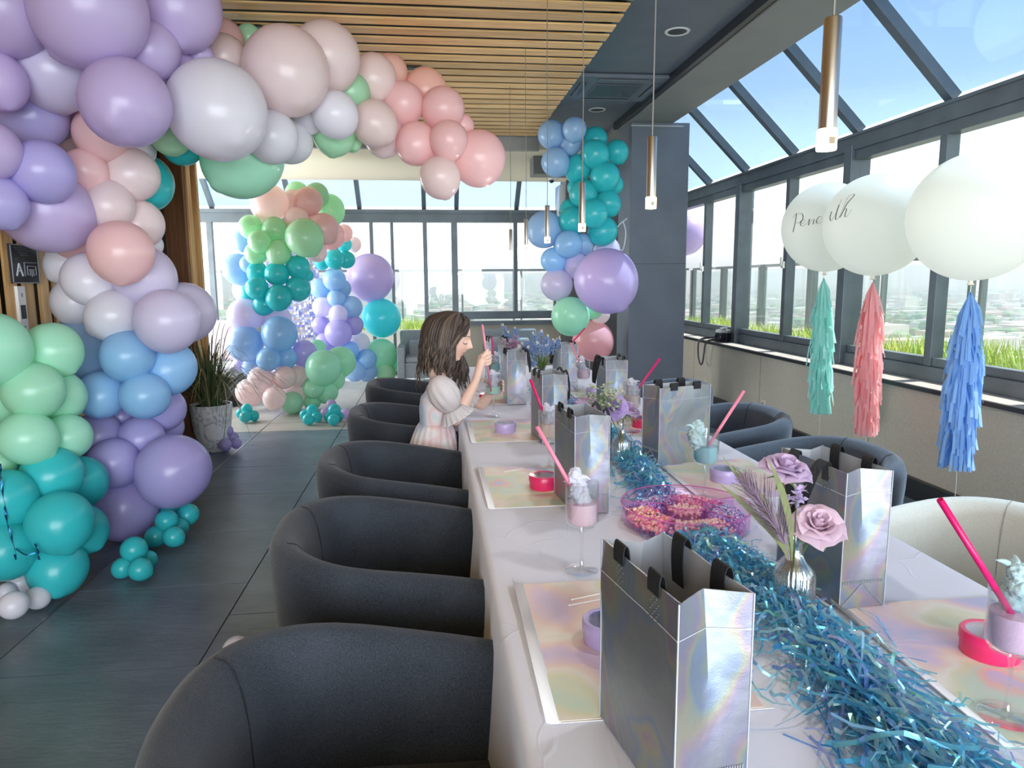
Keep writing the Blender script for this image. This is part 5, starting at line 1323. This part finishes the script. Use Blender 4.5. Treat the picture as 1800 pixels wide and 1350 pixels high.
t = thing('fern_leaf', 'bright green fern leaf under the violet rose', 'leaf', V2.location); mb = MB()
for k in range(16):
    p = atD(1090 + k * 2.0, 734 + .1 * k * k * .1, 2.33) - V2.location; e = atD(1086 + k * 2.6, 742 + random.uniform(-4, 3), 2.30) - V2.location
    mb.ribbon([p, (p + e) / 2, e], FW * .6 + RT * .6, [.003, .005, .001])
mb.build('leaf', M_leaf, t)
# hyacinth bunch
def hyac(lab, tops, base, m):
    t = thing('hyacinth_bunch', lab, 'flower', base)
    for (px, py, D, ln) in tops:
        tp = atD(px, py, D) - base; d = V((tp.x, tp.y, tp.z - .06)).normalized(); mb = MB()
        for i in range(70):
            q = random.random(); p = tp - d * ln * q; rr = .009 + .015 * min(1, q * 1.6)
            a = random.uniform(0, 2 * PI); o_ = Matrix.Rotation(a, 3, d) @ d.orthogonal().normalized(); c = p + o_ * rr * random.uniform(.6, 1)
            for k in range(4):
                M = Euler((random.uniform(-1.5, 1.5), random.uniform(-1.5, 1.5), k * PI / 2)).to_matrix()
                mb.add([c + M @ (V(v) * .009) for v in ((0, 0, 0), (.5, .38, .2), (1, 0, .2), (.5, -.38, .2))], [(0, 1, 2, 3)])
        mb.build('flower_spike', m, t)
        mb = MB()
        for i in range(7):
            c = tp + d * random.uniform(-.004, .014) + V((random.gauss(0, .005), random.gauss(0, .005), 0)); mb.ell(c, (.0032, .0032, .005), 6, 4)
        mb.build('bud', M_crm, t)
        mb = MB(); mb.tube([tp - d * .005, tp - d * ln, V((0, 0, .1)), V((0, 0, .02))], .002, 5); mb.build('stem', M_stem, t)
    mb = MB()
    for i in range(46):
        a = random.uniform(0, 2 * PI); s = random.uniform(.02, .075); h = random.uniform(.11, .19); w = random.uniform(.004, .007)
        P = bez((0, 0, .09), (cos(a) * s * .2, sin(a) * s * .2, .09 + h * .4), (cos(a) * s * .6, sin(a) * s * .6, .06 + h * .9), (cos(a) * s * 1.2, sin(a) * s * 1.2, .05 + h), 5)
        mb.ribbon(P, V((-sin(a), cos(a), 0)), [w, w, w, w * .9, w * .6, .0008])
    mb.build('leaves', M_leaf, t)
hyac('blue hyacinth bunch with green leaves in the far table middle', [(925, 598, 3.97, .07), (938, 588, 3.95, .08), (951, 583, 4.0, .085), (962, 592, 3.95, .08), (973, 600, 4.02, .07), (945, 604, 3.9, .07), (930, 612, 3.92, .06), (960, 608, 3.9, .06), (918, 606, 4.0, .06), (933, 634, 3.85, .04), (982, 596, 4.05, .05)], V3.location + V((0, 0, .0)), M_bluf)
hyac('blue hyacinths at the back, just right of the girl', [(884, 572, 4.62, .09), (905, 578, 4.6, .08), (893, 586, 4.62, .08)], V4.location + V((0, 0, .0)), M_bluf)
M_mauve = mat('mauve_petal', (196, 164, 190), .6, trans=.3)
cluster('mauve aster flowers below the back hyacinths', atD(903, 606, 4.4), M_mauve, 46, .026, V4.location + V((.004, 0, .02)), .022)
cluster('small cream aster beside the mauve ones', atD(914, 612, 4.36), M_crm, 10, .010, V4.location + V((-.004, 0, .02)), .016)
# ------------------------------------------------------------------ the girl
def G(px, py, y): return atY(px, py, y)
YG = 3.15
HM = Matrix.Translation(G(788, 591, YG)) @ Matrix.Rotation(-.16, 4, 'Z') @ Matrix.Rotation(.23, 4, 'Y') @ Matrix.Scale(1.08, 4)     # head frame: +x face
HS = 1.0
def gs(v, c, s): return math.exp(-((v - c) / s) ** 2)
def headshape(p):
    x, y, z = p.x * .088, p.y * .070, p.z * .108
    # skull fuller at the back and top, jaw narrower
    if z < 0:
        k = 1 - .34 * (-z / .108) ** 1.6; y *= k
        if x < 0: x *= 1 - .35 * (-z / .108) ** 1.2
    if x < 0: x *= 1.10
    if z > .02: z = .02 + (z - .02) * .84
    if x > 0:
        f = min(1, x / .05)
        d = .0215 * gs(y, 0, .0085) * gs(z, -.025, .0105) + .0125 * gs(y, 0, .0080) * gs(z, -.008, .016)
        d += .0065 * gs(y, 0, .016) * (gs(z, -.049, .0052) + 1.0 * gs(z, -.0605, .0058)) - .0035 * gs(y, 0, .018) * gs(z, -.0548, .0028)
        d += .0135 * gs(y, 0, .020) * gs(z, -.087, .015)
        d += .004 * gs(abs(y), .030, .016) * gs(z, .016, .010) - .009 * gs(abs(y), .030, .012) * gs(z, -.002, .011) + .004 * gs(abs(y), .036, .016) * gs(z, -.034, .016)
        d -= .004 * gs(y, 0, .02) * gs(z, -.073, .007)
        d += .004 * gs(y, 0, .05) * gs(z, .045, .025)
        d += .0045 * gs(abs(y), .029, .0095) * gs(z, -.003, .0065)     # lids
        x += d * f
    return V((x, y, z))
body = MB()
body.ell((0, 0, 0), 1, 72, 60, fn=headshape, M=HM)
body.v = body.v  # head first
def limb(pts, rad, n=14):
    P = catmull(pts, 5); rr = []
    m = len(pts)
    for i in range(len(P)):
        t = i / (len(P) - 1) * (m - 1); k = min(int(t), m - 2); rr.append(rad[k] + (rad[k + 1] - rad[k]) * (t - k))
    body.tube(P, rr, n)
    body.ell(P[0], rr[0] * .98, 12, 8); body.ell(P[-1], rr[-1] * .98, 12, 8)
# ear (near side mostly under hair)
for s in (-1, 1): body.ell(HM @ V((-.006, s * .068, -.012)), (.016, .007, .024), 12, 8)
NB = G(771, 668, YG)
limb([HM @ V((-.018, 0, -.06)), HM @ V((-.034, 0, -.115)), NB + V((0, 0, .0)), NB + V((-.005, 0, -.05))], [.042, .036, .038, .055])
CH, WA, HI = G(766, 702, YG), G(764, 742, YG), G(760, 790, YG)
rings = []
for c, rx, ry in ((NB + V((0, 0, -.02)), .040, .060), (NB + V((0, 0, -.05)), .055, .098), (CH, .070, .092), ((CH + WA) / 2, .066, .084), (WA, .062, .080), (HI, .078, .098), (HI + V((0, 0, -.08)), .078, .096)):
    rings.append([c + V((rx * cos(a), ry * sin(a), 0)) for a in [2 * PI * k / 24 for k in range(24)]])
body.loft(rings)
SR, SL = G(771, 676, 3.055), G(778, 674, 3.245)
ER, WR_ = G(801, 738, 3.055), G(836, 671, 3.10)
EL, WL = G(846, 712, 3.42), G(868, 684, 3.375)
limb([SR, (SR + ER) / 2 + V((-.006, -.006, 0)), ER], [.036, .032, .027])
limb([ER, ER + (WR_ - ER) * .3 + V((.002, -.004, .002)), ER + (WR_ - ER) * .7, WR_], [.027, .029, .023, .0175])
limb([SL, (SL + EL) / 2, EL], [.036, .032, .026])
limb([EL, EL + (WL - EL) * .4, WL], [.026, .026, .018])
# legs down to the floor
for s in (-1, 1):
    hp = HI + V((0, s * .048, -.06)); kn = V((hp.x + .01, hp.y, .33)); an = V((hp.x - .005, hp.y, .075))
    limb([hp, (hp + kn) / 2, kn, (kn + an) / 2 + V((-.008, 0, 0)), an], [.068, .055, .040, .040, .026])
    body.ell((an.x + .045, an.y, .032), (.085, .032, .032), 16, 10)
# right hand: fist round the straw
ST0, ST1 = G(848, 571, 3.135), G(863, 688, 3.262)
sd = (ST0 - ST1).normalized(); hc = G(851, 640, 3.145)
fx = (V((1, 0, 0)) - sd * sd.x).normalized(); fy = sd.cross(fx) * -1
if fy.y < 0: fy = -fy
tpos = (hc - ST1).dot(sd); SA = ST1 + sd * tpos          # straw axis at the hand
palm = SA - fx * .022 - fy * .010
limb([WR_, WR_ + (palm - WR_) * .6, palm], [.0175, .019, .021])
body.ell(palm, (.021, .017, .029), 16, 12)
for i, (q, ln) in enumerate(((.024, .95), (.008, 1.05), (-.008, 1.0), (-.023, .85))):
    k0 = palm + sd * q - fx * .004 - fy * .008; k1 = SA + sd * q * 1.05 + fx * .006 * ln - fy * .016; k2 = SA + sd * q + fx * .018 * ln + fy * .004; k3 = SA + sd * (q - .002) + fx * .006 + fy * .017; k4 = SA + sd * (q - .003) - fx * .010 + fy * .014
    P = catmull([k0, k1, k2, k3, k4], 4); body.tube(P, [.0085 - .0022 * j / (len(P) - 1) for j in range(len(P))], 10); body.ell(P[-1], .0063, 10, 8)
P = catmull([palm - sd * .004 - fx * .006 - fy * .006, palm + sd * .020 + fx * .004 - fy * .016, SA + sd * .036 + fx * .002 - fy * .013, SA + sd * .043 + fx * .008 - fy * .006], 4)
body.tube(P, [.010 - .003 * j / (len(P) - 1) for j in range(len(P))], 10); body.ell(P[-1], .0070, 10, 8)
# left hand round the glass (glass axis at .281, 3.29)
gx, gy = .281, 3.29
pl_ = V((gx + .004, gy + .056, .905)); limb([WL, (WL + pl_) / 2, pl_], [.018, .019, .019]); body.ell(pl_, (.026, .015, .026), 14, 10)
for i, z in enumerate((.930, .915, .900, .886)):
    A = [100, 60, 25, -12 + i * 3]
    P = catmull([V((gx + .047 * cos(R(a)), gy + .047 * sin(R(a)), z + (.008 if j == 0 else 0) * -1)) for j, a in enumerate(A)], 4)
    body.tube(P, [.0083 - .002 * j / (len(P) - 1) for j in range(len(P))], 10); body.ell(P[-1], .0063, 10, 8)
P = catmull([pl_ + V((-.012, -.004, .006)), V((gx - .038, gy + .036, .93)), V((gx - .050, gy + .004, .936))], 4)
body.tube(P, [.010 - .003 * j / (len(P) - 1) for j in range(len(P))], 10); body.ell(P[-1], .0070, 10, 8)

m, nt_, b_ = newmat('child_skin')
at_ = add(nt_, 'ShaderNodeAttribute'); at_.attribute_name = 'tint'; nt_.links.new(at_.outputs['Color'], b_.inputs['Base Color'])
b_.inputs['Roughness'].default_value = .5; b_.inputs['Subsurface Weight'].default_value = .12; b_.inputs['Subsurface Radius'].default_value = (.012, .005, .003)
base = V((0, 0, 0)); base = V((HI.x, YG, 0))
girl = body.build('person', m, None, True, sharp=0)
md = girl.modifiers.new('r', 'REMESH'); md.mode = 'VOXEL'; md.voxel_size = .0028; md.use_smooth_shade = True
s2 = girl.modifiers.new('s', 'CORRECTIVE_SMOOTH'); s2.iterations = 3; s2.factor = .5; s2.use_only_smooth = True
dg = bpy.context.evaluated_depsgraph_get(); me = bpy.data.meshes.new_from_object(girl.evaluated_get(dg))
girl.modifiers.clear(); girl.data = me; me.shade_smooth()
me.materials.clear(); me.materials.append(m)
ca = me.color_attributes.new('tint', 'FLOAT_COLOR', 'POINT')
HI_ = HM.inverted(); skin, lip, blush = V(lin((232, 194, 174))), V(lin((200, 128, 122))), V(lin((230, 172, 156)))
buf = []
for v in me.vertices:
    q = HI_ @ v.co; c = skin.copy()
    if q.length < .155 and q.x > .03:
        k = gs(q.y, 0, .019) * gs(q.z, -.0548, .0085) * (1 if q.x > .06 else 0); c = c.lerp(lip, min(1, k * 1.3))
        c = c.lerp(blush, .6 * gs(abs(q.y), .038, .02) * gs(q.z, -.032, .02)); c = c.lerp(blush, .5 * gs(q.y, 0, .012) * gs(q.z, -.026, .01))
    buf += [c.x, c.y, c.z, 1]
ca.data.foreach_set('color', buf)
tag(girl, 'girl in a pastel puff sleeved dress leaning at the table with drink and straw', 'person')
# eyes: lowered lids, lashes, brows
mb = MB(); lash = MB(); brow = MB()
def face(y, z, off=.0008):
    u = V((1, y / .070, z / .108)); zz = max(-1, min(1, z / .108)); yy = y / (.070 * (1 - .34 * max(0, -z / .108) ** 1.6)); xx = math.sqrt(max(0, 1 - zz * zz - yy * yy))
    p = headshape(V((xx, yy, zz))); return HM @ (p + V((off, 0, 0)))
for s in (-1, 1):
    P = [face(s * y, z, .0010) for y, z in ((.0165, -.0085), (.022, -.0112), (.030, -.0122), (.037, -.0105), (.043, -.0066))]; lash.tube(catmull(P, 4), [.0007] + [.0013] * 15 + [.0008], 6)
    for y, z in ((.024, -.0115), (.030, -.012), (.035, -.011), (.040, -.009)): p = face(s * y, z, .001); lash.tube([p, p + HM.to_3x3() @ V((.007, s * .002, -.006))], [.0006, .0002], 4)
    P = [face(s * y, z, .0006) for y, z in ((.013, .016), (.022, .0195), (.032, .021), (.043, .0165))]; brow.tube(catmull(P, 4), [.0010, .0013, .0015, .0016, .0016, .0016, .0016, .0015, .0014, .0012, .001, .0008, .0006], 6)
lash.build('eyelashes', mat('lash_dark', (44, 34, 30), .6), girl); brow.build('eyebrows', mat('brow_brown', (104, 80, 64), .7), girl)
# hair
M_hair, nt_, b_ = newmat('brown_hair'); gi = add(nt_, 'ShaderNodeNewGeometry')
nt_.links.new(ramp(nt_, gi.outputs['Random Per Island'], [(0, lin((50, 42, 38))), (.5, lin((68, 57, 50))), (.85, lin((88, 73, 62))), (1, lin((118, 98, 80)))]), b_.inputs['Base Color'])
b_.inputs['Roughness'].default_value = .52; b_.inputs['Specular IOR Level'].default_value = .4
n1 = add(nt_, 'ShaderNodeTexNoise'); n1.inputs['Scale'].default_value = 160; nt_.links.new(coords(nt_, (1, 1, .12)), n1.inputs['Vector']); bp = add(nt_, 'ShaderNodeBump'); bp.inputs['Strength'].default_value = .4; bp.inputs['Distance'].default_value = .003; nt_.links.new(n1.outputs[0], bp.inputs['Height']); nt_.links.new(bp.outputs[0], b_.inputs['Normal'])
random.seed(31); mb = MB()
cap = MB()
def capfn(p):
    q = headshape(p); return q * 1.05 + V((-.003, 0, .003))
cap.ell((0, 0, 0), 1, 48, 40, fn=capfn, M=HM)
def isface(q): return q.x > (.040 if q.z < .045 else .040 + (q.z - .045) * 1.1) and q.z < .074 or (q.z < -.055 and q.x > .0)
keep = []
for f in cap.f:
    c = sum((HI_ @ cap.v[i] for i in f), V()) / len(f)
    if not isface(c): keep.append(f)
cap.f = keep
cap.build('hair_cap', M_hair, girl, True, sharp=0, solid=.004)
R3 = HM.to_3x3()
def strand(th, sh, L, wave, r, zoff=0., fwd=0., mx=mb):
    """th: angle round the head from the face; starts near the parting, drapes over the skull and falls"""
    P = []
    top = V((.035 + .02 * cos(th), .012 * sin(th), .094 + sh * .1))
    for k, el in enumerate((75, 55, 35, 12, -8)):
        e = R(el); q = V((.090 * cos(e) * cos(th) * (1.08 if cos(th) < 0 else .9) - .004, .076 * cos(e) * sin(th), .096 * sin(e) + .002)) * (1.01 + sh * .8); P.append(HM @ (top.lerp(q, min(1, .45 + k * .25)) if k < 2 else q))
    b = P[-1]; out_ = R3 @ V((cos(th), sin(th), 0)); out_.z = 0; out_.normalize()
    ph = random.uniform(0, 6)
    for k in range(1, 8):
        q = k / 7; w = wave * q
        P.append(b + V((0, 0, -L * q)) + out_ * (.006 * sin(q * PI) - .004 * q) + V((fwd * q ** 1.3, 0, 0)) + V((sin(q * 9 + ph) * w, cos(q * 8 + ph) * w, 0)))
    P = catmull(P, 3); n = len(P)
    mx.tube(P, [r * (.55 + .7 * min(1, i / n * 3)) * (1 if i < n * .45 else max(.10, 1 - .95 * ((i - n * .45) / (n * .55)) ** 1.3)) for i in range(n)], 7)
for i in range(300):
    s = -1 if i % 2 else 1
    th = s * R(random.uniform(60 if s < 0 else 64, 182)); back = abs(th) > R(110)
    strand(th, random.uniform(.0, .09), random.uniform(.10, .17) if s < 0 else random.uniform(.12, .2), random.uniform(.004, .011), random.uniform(.0048, .0075), fwd=random.uniform(-.02, .01) if back else random.uniform(-.025, .0))
for i in range(70):      # waves that fall forward over the far shoulder and under the chin
    th = R(random.uniform(58, 84)); strand(th, random.uniform(.02, .07), random.uniform(.17, .26), random.uniform(.008, .016), random.uniform(.0042, .0065), fwd=random.uniform(.0, .055))
for i in range(34):     # swept fringe from the parting over the temple
    j = lambda s_=.004: random.gauss(0, s_)
    o_ = random.uniform(0, 1)
    Q = [V((.030 + .035 * o_, .012 - .01 * o_, .094 - .010 * o_)), V((.052 + .026 * o_, -.030 - .012 * o_, .080 - .020 * o_)), V((.050 + .020 * o_, -.062 - .004 * o_, .050 - .018 * o_)), V((.036 + .018 * o_, -.078, .012)), V((.024 + .016 * o_, -.077, -.040)), V((.010 + .012 * o_, -.070, -.085 - .03 * random.random())), V((-.004 + .01 * o_, -.062, -.125 - .03 * random.random()))]
    P = catmull([HM @ (q + V((j(), j(.002), j()))) for q in Q], 4); n = len(P)
    mb.tube(P, [.0045 * (1 if k < n * .55 else max(.1, 1 - (k - n * .55) / (n * .45))) for k in range(n)], 6)
for i in range(12):
    th = R(random.uniform(165, 195)) ; strand(th, random.uniform(.04, .10), random.uniform(.2, .28), .012, random.uniform(.002, .0035), fwd=-.03)
mb.build('hair', M_hair, girl, True, sharp=0)
# dress
M_dress, nt_, b_ = newmat('dress_tiedye')
cc = coords(nt_); n1 = add(nt_, 'ShaderNodeTexNoise'); n1.inputs['Scale'].default_value = 6.5; n1.inputs['Detail'].default_value = 2; nt_.links.new(cc, n1.inputs['Vector'])
st_ = add(nt_, 'ShaderNodeMapRange'); st_.inputs['From Min'].default_value = .3; st_.inputs['From Max'].default_value = .7; nt_.links.new(n1.outputs[0], st_.inputs['Value'])
nt_.links.new(ramp(nt_, st_.outputs[0], [(0, lin((188, 202, 226))), (.25, lin((226, 222, 226))), (.45, lin((240, 230, 226))), (.6, lin((240, 206, 206))), (.75, lin((232, 226, 226))), (.9, lin((206, 222, 222))), (1, lin((216, 206, 226)))]), b_.inputs['Base Color']); b_.inputs['Roughness'].default_value = .7; b_.inputs['Sheen Weight'].default_value = .2
def ring(c, rx, ry, amp, nf, ph, n=96, clampx=None):
    out = []
    for k in range(n):
        a = 2 * PI * k / n; f = 1 + amp * cos(nf * a + ph); p = c + V((rx * f * cos(a), ry * f * sin(a), 0))
        if clampx: p.x = min(p.x, clampx)
        out.append(p)
    return out
mb = MB(); rr = []
ns = 26
for i in range(ns + 1):
    q = i / ns; c = (NB + V((0, 0, -.045))).lerp(WA, q); rx = .058 + (.076 - .058) * sm(q * 4) - .010 * sm((q - .5) * 2); ry = .088 + (.100 - .088) * sm(q * 4) - .012 * sm((q - .5) * 2)
    rr.append(ring(c, rx + (.0022 if i % 2 else 0), ry + (.0022 if i % 2 else 0), .006, 30, i * 1.0))
mb.loft(rr, cap=False); mb.build('bodice', M_dress, girl, True, sharp=0)
mb = MB(); rr = []
for i in range(15):
    q = i / 14; c = WA + V((-.015 * q, 0, -.30 * q)); rr.append(ring(c, .068 + .085 * q ** .7, .088 + .055 * q ** .7, .012 + .05 * min(1, q * 2.2) * .8, 19, .6 * sin(q * 2), clampx=.098))
mb.loft(rr, cap=False); mb.build('skirt', M_dress, girl, True, sharp=0, solid=.002)
M_org = mat('organza', (236, 230, 230), .6, trans=.3, var=(9, .08))
def sleeve(S, E, lab, sc=1.0):
    d = (E - S).normalized(); q = d.to_track_quat('-Z', 'Y').to_matrix().to_4x4(); M = Matrix.Translation(S + d * .062) @ q
    mb = MB()
    def fn(p):
        a = math.atan2(p.y, p.x); f = 1 + .05 * cos(11 * a + p.z * 2) * (1 - abs(p.z)) + .06 * noise.noise(p * 2.2); return V((p.x * f, p.y * f, p.z))
    mb.ell((0, 0, 0), (.075 * sc, .066 * sc, .090), 64, 30, fn=fn, M=M); mb.build('sleeve', M_org, girl, True, sharp=0)
    mb = MB(); rr = []
    for i in range(7):
        k = i / 6; r = (.046 + .030 * k ** .8) * sc; rr.append([M @ V((r * (1 + .07 * cos(17 * a) * k) * cos(a), r * (1 + .07 * cos(17 * a) * k) * sin(a), -.072 - .045 * k)) for a in [2 * PI * j / 96 for j in range(96)]])
    mb.loft(rr, cap=False); mb.build('sleeve_ruffle', M_org, girl, True, sharp=0, solid=.0015)
    rr = rr[-1]; mb = MB(); mb.tube(rr + [rr[0]], .0018, 5); mb.build('ruffle_hem', mat('hem_white', (244, 242, 240), .6), girl, True)
SRs = SR + V((-.005, -.012, .012)); sleeve(SRs, ER + V((.012, -.004, 0)), 'r'); sleeve(SL + V((.01, .012, .01)), EL, 'l', .9)
# the straw she holds, standing in her glass
t = thing('straw', 'pale pink straw in the fist of the girl', 'straw', ST1)
mb = MB(); mb.tube([(0, 0, 0), ST0 - ST1], .0042, 12, cap=False); mb.build('tube', M_straw['pink'], t, True, solid=.0008)
